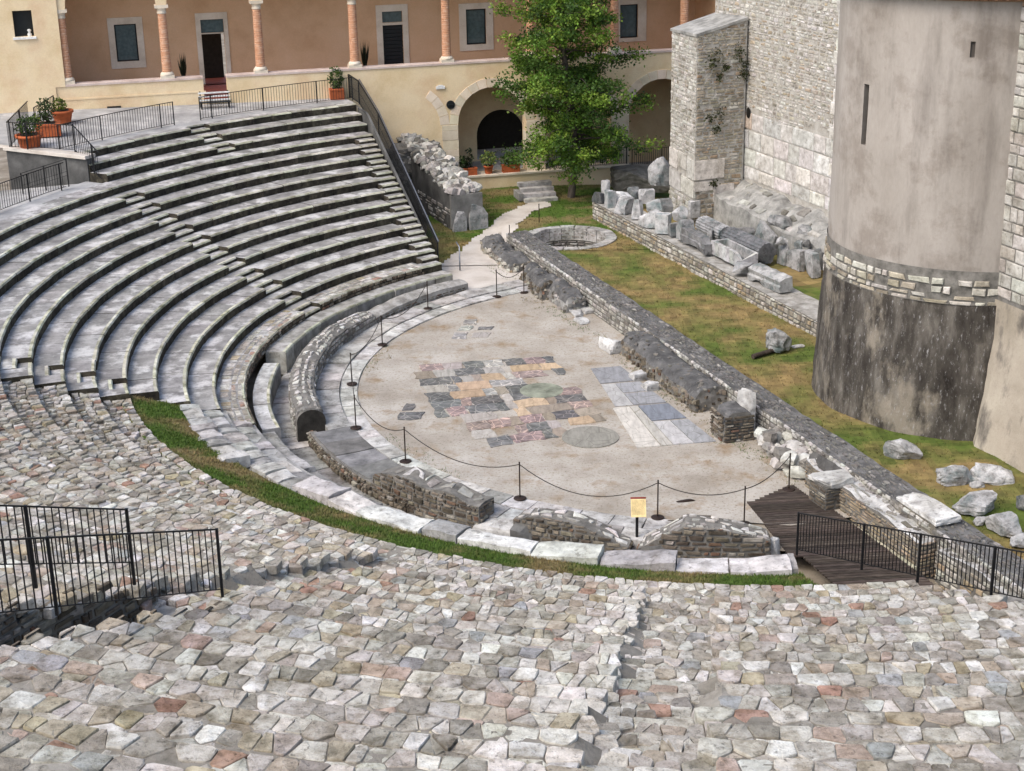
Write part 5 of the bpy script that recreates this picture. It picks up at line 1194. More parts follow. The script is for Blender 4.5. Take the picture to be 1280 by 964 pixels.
for fn2, a0_, a1_, z0, z1 in ((sf, -.04, 1.62, 3.2, 4.15), (sf, -.04, 1.0, 2.62, 3.1), (ff, 2.6, Lf + .04, 3.2, 4.15), (ff, 1.3, 2.5, 3.5, 4.25), (ff, .05, 1.25, 3.3, 4.2), (ff, 1.8, Lf + .04, 2.3, 3.1), (ff, .1, 1.7, 2.25, 3.2), (sf, 1.05, 2.2, 2.0, 2.85)):
    mb = MB(); vs_ = [fn2(a, b, k) for k in (-.05, .075) for a, b in ((a0_, z0), (a1_, z0), (a1_, z1), (a0_, z1))]; mb.mesh(vs_, [(4, 5, 6, 7), (0, 1, 5, 4), (1, 2, 6, 5), (2, 3, 7, 6), (3, 0, 4, 7)], tint((.70, .68, .64), r)); mb.build('block', M_MASON, but)
def weeds(name, label, spots, seed, sz=.16, n=60):
    rr = random.Random(seed); mb = MB()
    for p, rad_ in spots:
        for _ in range(n):
            q = p + Vector((rr.gauss(0, rad_), rr.gauss(0, rad_ * .6), rr.gauss(0, rad_))); leaf(mb, q, sz * rr.uniform(.5, 1.1), tint((.045, .07, .018), rr, .4), rr)
    return mb
def leaf(mb, p, s, col, rr, flat=0.0):
    a = Vector((rr.gauss(0, 1), rr.gauss(0, 1), rr.gauss(0, 1) * (1 - flat))).normalized(); b = a.cross(Vector((rr.gauss(0, 1), rr.gauss(0, 1), rr.gauss(0, 1) + flat * 3))).normalized()
    mb.poly([p, p + a * s * .5 + b * s * .32, p + a * s, p + a * s * .5 - b * s * .32], col)
for i, (a, z, s) in enumerate(((.95, 9.3, .22), (.75, 8.8, .15), (2.2, 9.3, .16), (2.45, 8.7, .2), (1.5, 8.6, .1), (2.5, 8.2, .12), (1.25, 6.4, .2), (.7, 6.2, .14), (1.1, 5.7, .1), (1.0, 3.0, .12), (1.2, 8.2, .09))):
    if i == 0: mbw = MB()
    rr = random.Random(i)
    for _ in range(70): leaf(mbw, sf(a + rr.gauss(0, s), z + rr.gauss(0, s), .1 + abs(rr.gauss(0, .06))), .13 * rr.uniform(.5, 1.2), tint((.05, .06, .02), rr, .4), rr)
tag(mbw.build('wall_weeds', M_LEAF, but), kind='stuff')
# apse tower
TC = Vector((16.25, 54.95, 0)); tw = thing('apse_tower', 'rounded tower with grey plaster above a blackened flaring base', 'tower', tuple(TC))
tf = lambda R, a, z: Vector((TC.x + R * math.cos(rad(a)), TC.y + R * math.sin(rad(a)), z))
def azpix(px, py, z): p = W(px, py, z); return math.degrees(math.atan2(p.y - TC.y, p.x - TC.x)) % 360
def hit_cyl(px, py, R):
    d = ray(px, py); o = Vector((0, 0, CAM_H)); ax, ay = o.x - TC.x, o.y - TC.y; A2 = d.x ** 2 + d.y ** 2; B2 = 2 * (ax * d.x + ay * d.y); C2 = ax * ax + ay * ay - R * R; D2 = max(0, B2 * B2 - 4 * A2 * C2); t = (-B2 - math.sqrt(D2)) / (2 * A2); p = o + d * t; return math.degrees(math.atan2(p.y - TC.y, p.x - TC.x)) % 360, p.z
RB0, RB1, RU = 5.22, 4.97, 4.86
TA0, TA1 = 110.0, 272.0
mb = MB(); n = 72
for i in range(n):
    a, b = TA0 + (TA1 - TA0) * i / n, TA0 + (TA1 - TA0) * (i + 1) / n
    for j in range(14):
        z0, z1 = .1 + 5.0 * j / 14, .1 + 5.0 * (j + 1) / 14; R = lambda A, z: RB0 + (RB1 - RB0) * min(1, z / 5.0) + .05 * nz(tf(5, A, z), .9) + .02 * nz(tf(5, A, z), 3)
        mb.poly([tf(R(a, z0), a, z0), tf(R(b, z0), b, z0), tf(R(b, z1), b, z1), tf(R(a, z1), a, z1)], (1, 1, 1), 0, True)
mb.build('base', M_TBASE, tw)
mb = MB(); 
for i in range(n):
    a, b = TA0 + (TA1 - TA0) * i / n, TA0 + (TA1 - TA0) * (i + 1) / n; mb.poly([tf(4.9, a, 5.0), tf(4.9, b, 5.0), tf(4.9, b, 6.2), tf(4.9, a, 6.2)])
    mb.poly([tf(5.0, a, 5.08), tf(5.0, b, 5.08), tf(4.7, b, 5.13), tf(4.7, a, 5.13)])
mb.build('band_core', M_CORE, tw)
r = random.Random(18); bc = lambda s, b, k: tf(4.92 + k, math.degrees(s / 4.92), b)
for o in chip_list(bc, rad(TA0 + 25) * 4.92, rad(TA1) * 4.92, 5.02, 5.98, .5, .24, .07, [((.66, .64, .58), 8), ((.54, .50, .41), 4), ((.38, .34, .27), 3)], r, gap=.018, wob=.4, keep=.74, emb=.05): o.build('band_stone', M_MASON, tw)
s0, s1 = hit_cyl(1086, 106, RU), hit_cyl(1079, 181, RU); u0, u1 = hit_cyl(1214, 52, RU), hit_cyl(1217, 72, RU)
HO = [(hit_cyl(1078.6, 140, RU)[0], hit_cyl(1084.6, 140, RU)[0], s1[1], s0[1]), (hit_cyl(1213, 60, RU)[0], hit_cyl(1219, 60, RU)[0], u1[1], u0[1])]
mb = MB(); zT = 14.9
av = sorted({*[TA0 + (TA1 - TA0) * i / 80 for i in range(81)], *[h[0] for h in HO], *[h[1] for h in HO]}); zv = sorted({*[5.97 + (zT - 5.97) * i / 24 for i in range(25)], *[h[2] for h in HO], *[h[3] for h in HO]})
for a, b in zip(av, av[1:]):
    for z0, z1 in zip(zv, zv[1:]):
        if any(h[0] - 1e-6 <= a and b <= h[1] + 1e-6 and h[2] - 1e-6 <= z0 and z1 <= h[3] + 1e-6 for h in HO): continue
        R = lambda A, z: RU + .025 * nz(tf(5, A, z * .6), .8)
        mb.poly([tf(R(a, z0), a, z0), tf(R(b, z0), b, z0), tf(R(b, z1), b, z1), tf(R(a, z1), a, z1)], (1, 1, 1), 0, True)
mb.build('plaster_drum', M_PLAST, tw)
for h0, h1, z0, z1 in HO:
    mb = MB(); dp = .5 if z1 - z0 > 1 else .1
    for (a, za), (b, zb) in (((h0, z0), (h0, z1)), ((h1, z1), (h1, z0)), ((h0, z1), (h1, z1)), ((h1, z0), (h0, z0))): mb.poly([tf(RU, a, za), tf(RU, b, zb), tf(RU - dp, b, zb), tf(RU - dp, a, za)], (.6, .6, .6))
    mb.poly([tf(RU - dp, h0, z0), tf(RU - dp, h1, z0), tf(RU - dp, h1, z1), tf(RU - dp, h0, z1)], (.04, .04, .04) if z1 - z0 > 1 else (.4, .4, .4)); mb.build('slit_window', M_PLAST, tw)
for i in range(34):
    a = 150 + i * 3.6; mb = MB(); q = []
    for j in range(7):
        t_ = math.pi * j / 6; q.append((math.cos(t_) * .13, math.sin(t_) * .085))
    vs_ = []
    for R in (RU + .42, RU - .6):
        for x, z in q: vs_.append(tf(R, a, zT + .06 + z + (0 if R > RU else .35)) + Vector((-math.sin(rad(a)), math.cos(rad(a)), 0)) * x)
    mb.mesh(vs_, [(j, j + 1, 8 + j, 7 + j) for j in range(6)] + [tuple(range(7))], tint((1, 1, 1), r, .3)); mb.build('roof_tile', M_TILE, tw)
mb = MB()
for i in range(n):
    a, b = TA0 + (TA1 - TA0) * i / n, TA0 + (TA1 - TA0) * (i + 1) / n; mb.poly([tf(RU + .3, a, zT), tf(RU + .3, b, zT), tf(RU - .1, b, zT - .1), tf(RU - .1, a, zT - .1)]); mb.poly([tf(RU + .3, a, zT), tf(RU + .3, b, zT), tf(0, b, zT + 1.5), tf(0, a, zT + 1.5)][::-1])
mb.build('eaves', M_TILE, tw)
# white quoins where the tower meets the church wall
qa = hit_cyl(1049, 240, RU)[0]
t = thing('quoin_strip', 'strip of white corner stones between the church wall and the tower', 'masonry', tuple(tf(5, 150, 5)))
qx = W(1052, 250, 3.4); Q0 = Vector((TC.x - 4.1, TC.y + 3.4, 0)); 
for i in range(26):
    z = 3.2 + i * .46; w_ = r.uniform(.3, .6); mb = MB(); mb.box(Q0 + Vector((.22 + r.uniform(-.05, .05), .0, z)), (w_, .9, .44), tint((.72, .71, .68), r), rad(20), 0, .02); mb.build('quoin', M_MASON, t)
mb = MB(); mb.box(Q0 + Vector((.6, .4, 1.8)), (1.2, 1.2, 3.2), (.5, .5, .5), rad(20)); mb.build('core', M_CORE, t)
# wall to the right of the tower
VW = Vector((15.97, 50.02, 0)) ; vw = thing('right_wall', 'pale stone wall with a plastered flaring foot at the right edge', 'wall', tuple(VW + Vector((0, 0, .3)))); vf = lambda a, b, k: VW + AX * a - AN * k + Vector((0, 0, b))
mb = MB(); mb.poly([vf(-.2, 5.2, 0), vf(8, 5.2, 0), vf(8, 15.2, 0), vf(-.2, 15.2, 0)][::-1]); mb.poly([vf(-.2, 5.2, 0), vf(-.2, 15.2, 0), vf(-.2, 15.2, -3), vf(-.2, 5.2, -3)]); mb.poly([vf(-.2, 15.2, 0), vf(8, 15.2, 0), vf(8, 15.2, -3), vf(-.2, 15.2, -3)]); mb.build('wall_core', M_CORE, vw)
for o in chip_list(vf, -.15, 2.6, 5.4, 15.1, .55, .38, .05, [((.58, .57, .54), 10), ((.5, .48, .44), 5), ((.48, .34, .27), .6)], r, gap=.012, wob=.15): o.build('block', M_MASON, vw)
mb = MB(); chips(mb, vf, 2.62, 8, 5.4, 15.1, .55, .38, .05, [((.58, .57, .54), 10), ((.5, .48, .44), 5)], r, gap=.012, wob=.15); tag(mb.build('block', M_MASON, vw), kind='stuff')
mb = MB()
for i in range(16):
    a, b = -.75 + 8.75 * i / 16, -.75 + 8.75 * (i + 1) / 16
    for j in range(8):
        z0, z1 = .1 + 5.2 * j / 8, .1 + 5.2 * (j + 1) / 8; k = lambda A, z: .06 + .75 * (1 - z / 5.3) ** 1.6 * (1 if A > .2 else .5) + .05 * nz((A, z, 0), 1.1)
        mb.poly([vf(a, z0, k(a, z0)), vf(b, z0, k(b, z0)), vf(b, z1, k(b, z1)), vf(a, z1, k(a, z1))][::-1], (1, 1, 1), 0, True)
mb.poly([vf(-.75, .1, .5), vf(-.75, 5.3, .06), vf(-.75, 5.3, -2), vf(-.75, .1, -2)]); mb.build('plaster_foot', M_VPLAST, vw)

# broken rubble behind the stair foot
c = bp(-3.9, -1.3, 0); t = thing('rubble_mass', 'dark ragged mass of rubble against the cream wall behind the stair rail', 'masonry', tuple(c)); mb = MB(); v, f = boulder(2.3, 1.6, 3.3, 77, 8, .09, 8, .75); mb.mesh(put(v, c + Vector((0, 0, -.2)), BRZ), f, (.9, .88, .85)); mb.build('core', M_CORE, t)
mb = MB()
for q in range(150):
    sz = r.choice((.18, .25, .33)); p = c + BU * r.uniform(-.95, .95) - BN * r.uniform(.3, .8) + Vector((0, 0, r.uniform(.8, 3.1))); v, ff_ = boulder(sz * 1.4, sz, sz * .8, r.randint(0, 9999), 4, .04, 2, .75); mb.mesh(put(v, p, r.uniform(0, 6)), ff_, pick(PAL_GREY, r))
tag(mb.build('rubble_stone', M_MASON, t), kind='stuff')

# ------------------------------------------------------------------ marble floor of the orchestra
r = random.Random(131)
QA, QB, QC, QD = W(512, 457, 0), W(690, 446, 0), W(764, 536, 0), W(572, 566, 0)
def mq(u, v): return (QA.lerp(QB, u)).lerp(QD.lerp(QC, u), v)
PM = {'k': ((.125, .128, .128), M_BRECC), 'm': ((.25, .20, .19), M_BRECC), 'o': ((.50, .375, .255), M_SLAB), 'w': ((.46, .43, .39), M_SLAB), 'g': ((.25, .25, .24), M_BRECC), 'b': ((.34, .29, .23), M_SLAB), 'p': ((.31, .235, .205), M_BRECC)}
mos = thing('marble_floor', 'patchwork of coloured broken marble slabs laid in the orchestra gravel', 'floor', tuple(mq(.5, .5)))
MROWS = [('.mmwwkkg', 'gkkmmk'), ('bbwwkkk', 'wwkooooo'), ('kkkkwbo', 'owmmmmk'), ('wwgooo', 'ggg....'), ('kkooog', 'bkk....'), ('kkkmkkk', 'wkkwbbmm'), ('kmmkkkk', 'wooobkkk'), ('..wwww', 'wobbbbmm'), ('..mmpm', 'bmmbkkbb'), ('..ww.w', 'mkkw.oob'), ('...kkm', 'mmkb....')]
def mslab(q, ckey, z=.022, parent=None, name='marble_piece'):
    c, mt = PM[ckey]; mb = MB(); h = r.uniform(.0, .012); m = [p + Vector((r.uniform(-.07, .07), r.uniform(-.07, .07), 0)) for p in (lambda z_: [x for i_ in range(4) for x in (z_[i_], z_[i_].lerp(z_[(i_ + 1) % 4], .5))])(q)]; cen = sum(m, Vector()) / len(m)
    top = [cen + (p - cen) * .98 + Vector((0, 0, z + h)) for p in m]; vs_ = [p + Vector((0, 0, -.03)) for p in m] + top; n_ = len(m)
    mb.mesh(vs_, [tuple(range(n_, 2 * n_))] + [(i, (i + 1) % n_, n_ + (i + 1) % n_, n_ + i) for i in range(n_)], tint(c, r, .18)); mb.build(name, mt, parent or mos)
for j, (a, b) in enumerate(MROWS):
    s = a + b; n = len(s); v0, v1 = j / len(MROWS), (j + 1) / len(MROWS); i = 0
    while i < n:
        e = i
        while e < n and s[e] == s[i] and e - i < 3: e += 1
        if s[i] != '.' and r.random() > .07: u0, u1 = i / n, e / n; mslab([mq(u0, v0), mq(u1, v0), mq(u1 + r.uniform(-.01, .01), v1), mq(u0 + r.uniform(-.01, .01), v1)][::-1], s[i])
        i = e
for x0, y0, x1, y1, c in ((495, 516, 530, 525, 'k'), (500, 505, 520, 514, 'k'), (570, 408, 592, 414, 'g'), (595, 409, 618, 413, 'k'), (562, 416, 585, 424, 'g'), (588, 416, 615, 422, 'w'), (577, 400, 598, 406, 'g')):
    mslab([W(x0, y1, 0), W(x1 - 4, y1, 0), W(x1, y0, 0), W(x0 + 6, y0, 0)], c)
def disc(px, py, R, c, name='marble_roundel', mt=M_BRECC):
    p = W(px, py, 0); mb = MB(); n = 28; vs_ = [p + Vector((R * math.cos(6.283 * i / n), R * math.sin(6.283 * i / n), .035)) for i in range(n)]; mb.mesh(vs_ + [v - Vector((0, 0, .06)) for v in vs_], [tuple(range(n))] + [(i, (i + 1) % n, n + (i + 1) % n, n + i) for i in range(n)], c); mb.build(name, mt, mos)
disc(677, 489, .82, (.85, .92, .74), mt=M_GREY); disc(738, 547, 1.0, (.30, .29, .25), mt=M_SLAB)
P_ = [W(738, 461, 0), W(772, 458, 0), W(893, 553, 0), W(800, 560, 0), W(716, 482, 0)]
pv = thing('stage_paving', 'strip of large pale grey veined slabs along the stage front', 'paving', tuple(W(800, 505, 0)))
E0, E1, E2, E3 = W(738, 461, 0), W(775, 458, 0), W(897, 553, 0), W(802, 561, 0); E0b = W(712, 478, 0)
def pq(u, v): a = E0.lerp(E3, v) if v > .12 else E0.lerp(E3, v); return a.lerp(E1.lerp(E2, v), u)
GR = [((.33, .335, .35), 3), ((.45, .45, .45), 3), ((.38, .375, .365), 2)]
for (u0, u1, v0, v1, c) in ((0, 1, 0, .22, (.30, .305, .315)), (0, .36, .22, .52, (.46, .455, .44)), (.36, 1, .22, .36, (.36, .365, .375)), (.36, 1, .36, .52, (.33, .335, .345)), (-.06, .26, .52, 1, (.62, .59, .53)), (.26, .42, .52, 1, (.50, .48, .43)), (.42, 1, .52, .72, (.235, .255, .29)), (.42, .7, .72, 1, (.52, .51, .5)), (.7, 1, .72, 1, (.37, .375, .38))):
    mb = MB(); g = .008; q = [pq(u0 + g, v0 + g), pq(u1 - g, v0 + g), pq(u1 - g, v1 - g), pq(u0 + g, v1 - g)]; h = .03 + r.uniform(0, .012); n_ = 4
    vs_ = [p + Vector((0, 0, -.03)) for p in q] + [p + Vector((0, 0, h)) for p in q]; mb.mesh(vs_, [(7, 6, 5, 4)] + [(i, (i + 1) % 4, 4 + (i + 1) % 4, 4 + i) for i in range(4)], c); mb.build('paving_slab', M_SLAB, pv)
# loose stones along the stage edge
for i, (px, py, sx, sy, sz, lb) in enumerate(((718, 391, .55, 1.5, .14, 'long flat pale slab, nearest the orchestra of the three by the rubble lump'), (728, 403, .5, .75, .12, 'short flat pale slab, last of the three by the rubble lump'), (733, 388, .6, 1.1, .14, 'broad flat pale slab close to the stage wall'))):
    rock('flat_slab', lb, 'slab', W(px, py, 0), (sx, sy, sz), 140 + i, rad(22), M_WHITE, squar=.92, ncut=2)
rock('hollowed_block', 'white squared block lying at the corner of the stage front', 'block', W(764, 438, 0), (.62, 1.0, .5), 145, rad(24), M_WHITE, squar=.93, ncut=2)
for i, (px, py, lb) in enumerate(((797, 474, 'small pale block at the foot of the stage front, farther one'), (812, 486, 'small pale block at the foot of the stage front, nearer one'))): rock('small_block', lb, 'block', W(px, py, 0), (.5, .6, .3), 150 + i, rad(20), M_WHITE, squar=.9, ncut=3)
rock('pebble', 'small dark stick-like scrap on the gravel near the last rope post', 'debris', W(857, 627, 0), (.6, .12, .06), 155, rad(12), M_STEEL, res=3)

# weeds along the foot of the ruins
def near_lines(segs, wd):
    ss = [(W(*a, 0), W(*b, 0)) for a, b in segs]
    def f(x, y):
        for a, b in ss:
            d = b - a; t = max(0, min(1, ((x - a.x) * d.x + (y - a.y) * d.y) / (d.x ** 2 + d.y ** 2))); q = a + d * t
            if math.hypot(x - q.x, y - q.y) < wd * (.25 + abs(noise.noise(Vector((x * .8, y * .8, 3)))) * 1.9): return True
        return False
    return f
SEG = [((774, 446), (868, 518)), ((596, 322), (650, 352)), ((700, 395), (765, 430)), ((885, 528), (985, 602)), ((560, 300), (596, 312)), ((655, 372), (700, 392)), ((455, 466), (487, 433)), ((487, 548), (560, 596))]
tufts('grass', 2600, (-8, 11, 44, 78, near_lines(SEG, .55)), lambda x, y: .0, lambda x, y: green(x, y, 5), 9, (.02, .07))

# ------------------------------------------------------------------ rope posts
RH = 1.22
def stanchion_meshes():
    a = MB(); a.lathe([(.205, 0), (.205, .02), (.17, .035), (.05, .05)], (0, 0, 0), 18); b = MB(); b.lathe([(.022, .03), (.022, RH), (.03, RH + .01), (.02, RH + .04)], (0, 0, 0), 8)
    return a.data('base', M_STEEL), b.data('pole', M_STEEL)
SB, SPo = stanchion_meshes()
posts = [(621, 371, 'farthest rope post of the orchestra, on the path by the stairs', .03), (655, 366, 'rope post standing between two rubble lumps', .0), (535, 386, 'rope post on the far white ring beside the capped wall', .10), (478, 431, 'rope post on the white ring, second along from the far bend', .06), (440, 480, 'rope post at the leftmost bend of the white ring', .08), (445, 535, 'rope post by the round-headed wall end', .08), (507, 577, 'rope post with a rusty disc base on the grey slabs', .06), (650, 623, 'rope post left of the information board', .05), (822, 647, 'rope post right of the information board', .05), (930, 655, 'rope post half hidden behind the ruined end wall', .04), (986, 612, 'rope post at the corner of the wooden ramp', .03), (674, 283, 'lone short post on the lawn by the round pit', .2), (637, 298, 'thin short post by the far end of the stage wall', .1)]
PP = []
for i, (px, py, lb, z) in enumerate(posts):
    p = W(px, py, z); t = thing('rope_post', lb, 'post', tuple(p), 0, 'rope posts round the orchestra' if i < 11 else None); sc = 1.0 if i < 11 else (.95 if i == 11 else .55)
    for nm, me in (('base', SB), ('pole', SPo)):
        o = bpy.data.objects.new(nm, me); COL.objects.link(o); o.parent = t; o.scale = (1, 1, sc)
    PP.append(p)
ROPE = [('between the posts on the far ring', 2, 3, .55), ('hanging low between the posts at the left bend', 3, 4, .35), ('hanging down between the leftmost posts', 4, 5, .3), ('from the round-headed wall end to the grey slabs', 5, 6, .45), ('from the grey slabs to the post left of the board', 6, 7, .55), ('behind the information board', 7, 8, .75), ('right of the information board', 8, 9, .3), ('near the wooden ramp', 9, 10, .2), ('across the path to the lump', 0, 1, .35)]
for nm, a, b, sag in ROPE:
    p, q = PP[a] + Vector((0, 0, RH - .05)), PP[b] + Vector((0, 0, RH - .05)); mb = MB(); mb.tube([p.lerp(q, i / 16) - Vector((0, 0, sag * 4 * (i / 16) * (1 - i / 16))) for i in range(17)], .016, 5); tag(mb.build('rope', M_ROPE), 'dark slack rope ' + nm, 'rope', 'ropes between the posts')
pb = W(575, 338, .03); mb = MB(); mb.tube([pb, pb + Vector((0, 0, 1.15)), pb + Vector((-.15, .5, 1.25))], .035, 8); tag(mb.build('handrail_post', M_RAILSTEEL), 'short grey bent handrail post on the pale path below the stairs', 'post')
# information board
p = at(15.7, 256.0, -.5); p = W(796, 684, -.3); t = thing('information_board', 'yellowed printed board on a black post at the orchestra edge', 'sign', tuple(p))
mb = MB(); mb.tube([p - Vector((0, 0, .25)), p + Vector((0, 0, 1.02))], .045, 8); mb.build('post', M_IRON, t)
top = wy_ = None
def atY(px, py, Y): d = ray(px, py); k = Y / d.y; return Vector((d.x * k, Y, CAM_H + d.z * k))
c = atY(798, 634, p.y - .03); M = Matrix.Rotation(rad(-25), 3, 'X'); 
def pb_(x, z, d=0): return c + M @ Vector((x, -d, z))
def pbox(x0, x1, z0, z1, d0, d1, name, mat, par):
    mb = MB(); vs_ = [pb_(x, z, d) for d in (d0, d1) for x, z in ((x0, z0), (x1, z0), (x1, z1), (x0, z1))]; mb.mesh(vs_, [(3, 2, 1, 0), (4, 5, 6, 7), (0, 1, 5, 4), (1, 2, 6, 5), (2, 3, 7, 6), (3, 0, 4, 7)]); return mb.build(name, mat, par)
pan = pbox(-.225, .225, -.30, .24, 0, .03, 'panel', M_PAPER, t); pbox(-.232, .232, .245, .30, -.004, .034, 'header', M_RED, t)
mb = MB(); rr = random.Random(4)
for i in range(13):
    z = .19 - i * .034
    x = -.19
    while x < .17:
        l = rr.uniform(.02, .06); l = min(l, .185 - x)
        mb.poly([pb_(x, z, .0335), pb_(x + l, z, .0335), pb_(x + l, z + .012, .0335), pb_(x, z + .012, .0335)]); x += l + .012
mb.build('text_lines', M_INK, pan)

# ------------------------------------------------------------------ carved fragments on the low wall
def fsize(px, py, z, wp, hp):
    p = W(px, py, z); d = (p - Vector((0, 0, CAM_H))).length; return p, wp * d / FPX, hp * d / FPX / .95
ZF = 1.3
FR = [  # label, x, y(foot), z, width px, height px, depth m, turn, chop, squareness, tint
 ('small upright grey slab, farthest left on the low wall', 757, 247, ZF, 9, 20, .35, 15, 3, .9, 1.0), ('dark rounded lump at the far end of the low wall', 749, 254, ZF, 14, 14, .6, 30, 8, .4, .5), ('narrow upright pale slab beside the dark lump', 763, 259, ZF, 11, 20, .5, 20, 3, .9, 1.1), ('pale slab lying slanted with a bright top', 776, 256, ZF, 22, 15, .9, -35, 5, .8, 1.2), ('squared block with a dark end face, below the slanted slab', 780, 266, ZF, 17, 17, .8, -40, 4, .85, .85),
 ('rounded grey capital behind the front row', 792, 250, ZF, 16, 15, .7, 10, 9, .3, .8), ('flat-topped squared slab standing at the back', 808, 254, ZF, 19, 16, .45, 5, 2, .95, .9), ('bright white pointed block leaning upright', 797, 274, ZF, 15, 24, .5, 25, 8, .7, 1.45), ('broken pale block behind the pointed one', 818, 263, ZF, 20, 13, .8, 0, 9, .6, 1.1), ('grey square block near the buttress corner', 833, 264, ZF, 13, 14, .6, 12, 3, .9, .75),
 ('big pale block with a rounded front corner', 813, 283, ZF, 21, 18, 1.0, 20, 6, .7, 1.25), ('upright pale slab with a worn edge', 829, 291, ZF, 17, 23, .55, -25, 4, .88, 1.1), ('small grey cube tucked beside the worn slab', 842, 294, ZF, 12, 15, .6, 10, 3, .9, .75), ('round grey-white boulder behind the small cube', 850, 277, ZF, 18, 17, .8, 0, 8, .25, 1.1), ('tall grey block with a broken crown', 857, 300, ZF, 18, 25, .7, 20, 8, .7, .85), ('white upright slab against the buttress foot', 866, 272, ZF, 15, 20, .4, 30, 4, .85, 1.15), ('small dark cube behind the carved beam', 878, 291, 1.2, 11, 12, .5, 15, 3, .9, .5),
 ('little broken column piece beside the trough', 888, 300, ZF, 9, 12, .4, 0, 7, .3, .9), ('dark gable-shaped block behind the fluted drums', 927, 302, 1.0, 26, 16, .8, 20, 10, .6, .6), ('cracked lip stone at the near end of the trough', 928, 340, ZF, 22, 10, .7, -30, 6, .6, .9)]
for i, (lb, px, py, z, wp, hp, dp, tr, nc, sq, tn) in enumerate(FR):
    p, w_, h_ = fsize(px, py, z, wp, hp); rock('carved_fragment', lb, 'stone fragment', p, (w_, dp, h_), 200 + i, rad(tr), M_MARBLE, 'carved fragments on the low wall', max(1, nc - 3), .025, min(.97, sq + .22), (1.15 * tn ** 1.5, 1.15 * tn ** 1.5, 1.16 * tn ** 1.5), res=7)
def drum(name, label, p0, p1, R, mat, fl=20, col=(1, 1, 1)):
    p0, p1 = Vector(p0), Vector(p1); d = (p1 - p0).normalized(); a = d.cross(Vector((0, 0, 1))).normalized(); b = a.cross(d); mb = MB(); n = fl * 4; rings = []
    for s in range(6):
        c = p0.lerp(p1, s / 5); ring = []
        for i in range(n):
            t = 6.283 * i / n; k = (1 if i % 4 == 0 else (.93 if i % 4 != 2 else .915)) * R * (1 + .03 * nz((s, math.cos(t) * 2, math.sin(t) * 2), 1)); ring.append(c + (a * math.cos(t) + b * math.sin(t)) * k + d * (.12 * nz((math.cos(t) * 1.5, math.sin(t) * 1.5, s), 1.2) if s in (0, 5) else 0))
        rings.append(ring)
    for q in range(5): mb.mesh(rings[q] + rings[q + 1], [(i, (i + 1) % n, n + (i + 1) % n, n + i) for i in range(n)], col)
    mb.mesh(rings[0], [tuple(range(n))], col); mb.mesh(rings[-1], [tuple(range(n))[::-1]], tuple(c * .8 for c in col)); return tag(mb.build(name, mat), label, 'column drum', 'carved fragments on the low wall')
a, b = W(879, 280, 1.6), W(908, 294, 1.6); drum('fluted_drum', 'shorter fluted column drum lying behind the trough', a, b, .43, M_MARBLE, col=(.85, .86, .88))
a, b = W(912, 296, 1.6), W(959, 317, 1.6); drum('fluted_drum', 'longer dark fluted column drum lying towards the tower', a, b, .5, M_MARBLE, col=(.5, .51, .54))
# stone trough
a, b = W(889, 317, 1.3), W(926, 336, 1.3); d_ = (b - a); d_.z = 0; L_ = d_.length; d_.normalize(); n_ = Vector((-d_.y, d_.x, 0)); n_ = n_ if n_.x > 0 else -n_
t = thing('stone_trough', 'long hollowed pale stone trough with a broken near corner', 'trough', tuple((a + b) / 2), 0, 'carved fragments on the low wall'); mb = MB(); tf_ = lambda u, v, z: a + d_ * u + n_ * v + Vector((0, 0, z + .03 * nz((u * 2, v * 3, z * 2), 1.5)))
Wd, Hh, th = .85, .62, .13; N_ = 8
def tquad(f4): mb.poly(f4, tint((1.1, 1.1, 1.09), r, .06))
for i in range(N_):
    u0, u1 = L_ * i / N_, L_ * (i + 1) / N_; ui0, ui1 = max(th, u0), min(L_ - th, u1); hz = lambda u: Hh - (.28 * max(0, (u / L_ - .8) / .2) ** 1.5)
    tquad([tf_(u0, 0, 0), tf_(u1, 0, 0), tf_(u1, -.03, hz(u1)), tf_(u0, -.03, hz(u0))]); tquad([tf_(u0, Wd, 0), tf_(u0, Wd, Hh), tf_(u1, Wd, Hh), tf_(u1, Wd, 0)])
    tquad([tf_(u0, -.03, hz(u0)), tf_(u1, -.03, hz(u1)), tf_(ui1, th, hz(u1)), tf_(ui0, th, hz(u0))]); tquad([tf_(u0, Wd, Hh), tf_(ui0, Wd - th, Hh), tf_(ui1, Wd - th, Hh), tf_(u1, Wd, Hh)])
    mb.poly([tf_(ui0, th, hz(u0)), tf_(ui1, th, hz(u1)), tf_(ui1, th + .05, .2), tf_(ui0, th + .05, .2)], (.8, .8, .8)); mb.poly([tf_(ui0, Wd - th, Hh), tf_(ui1, Wd - th, Hh), tf_(ui1, Wd - th - .05, .2), tf_(ui0, Wd - th - .05, .2)], (.8, .8, .8)); mb.poly([tf_(ui0, th + .05, .2), tf_(ui1, th + .05, .2), tf_(ui1, Wd - th - .05, .2), tf_(ui0, Wd - th - .05, .2)], (.6, .6, .6))
for u, ui in ((0, th), (L_, L_ - th)):
    h_ = Hh if u == 0 else Hh - .28
    tquad([tf_(u, 0, 0), tf_(u, Wd, 0), tf_(u, Wd, Hh), tf_(u, -.03, h_)]); tquad([tf_(u, -.03, h_), tf_(u, Wd, Hh), tf_(ui, Wd - th, Hh), tf_(ui, th, h_)]); tquad([tf_(ui, th, h_), tf_(ui, Wd - th, Hh), tf_(ui, Wd - th - .05, .2), tf_(ui, th + .05, .2)])
mb.build('basin', M_MARBLE, t)
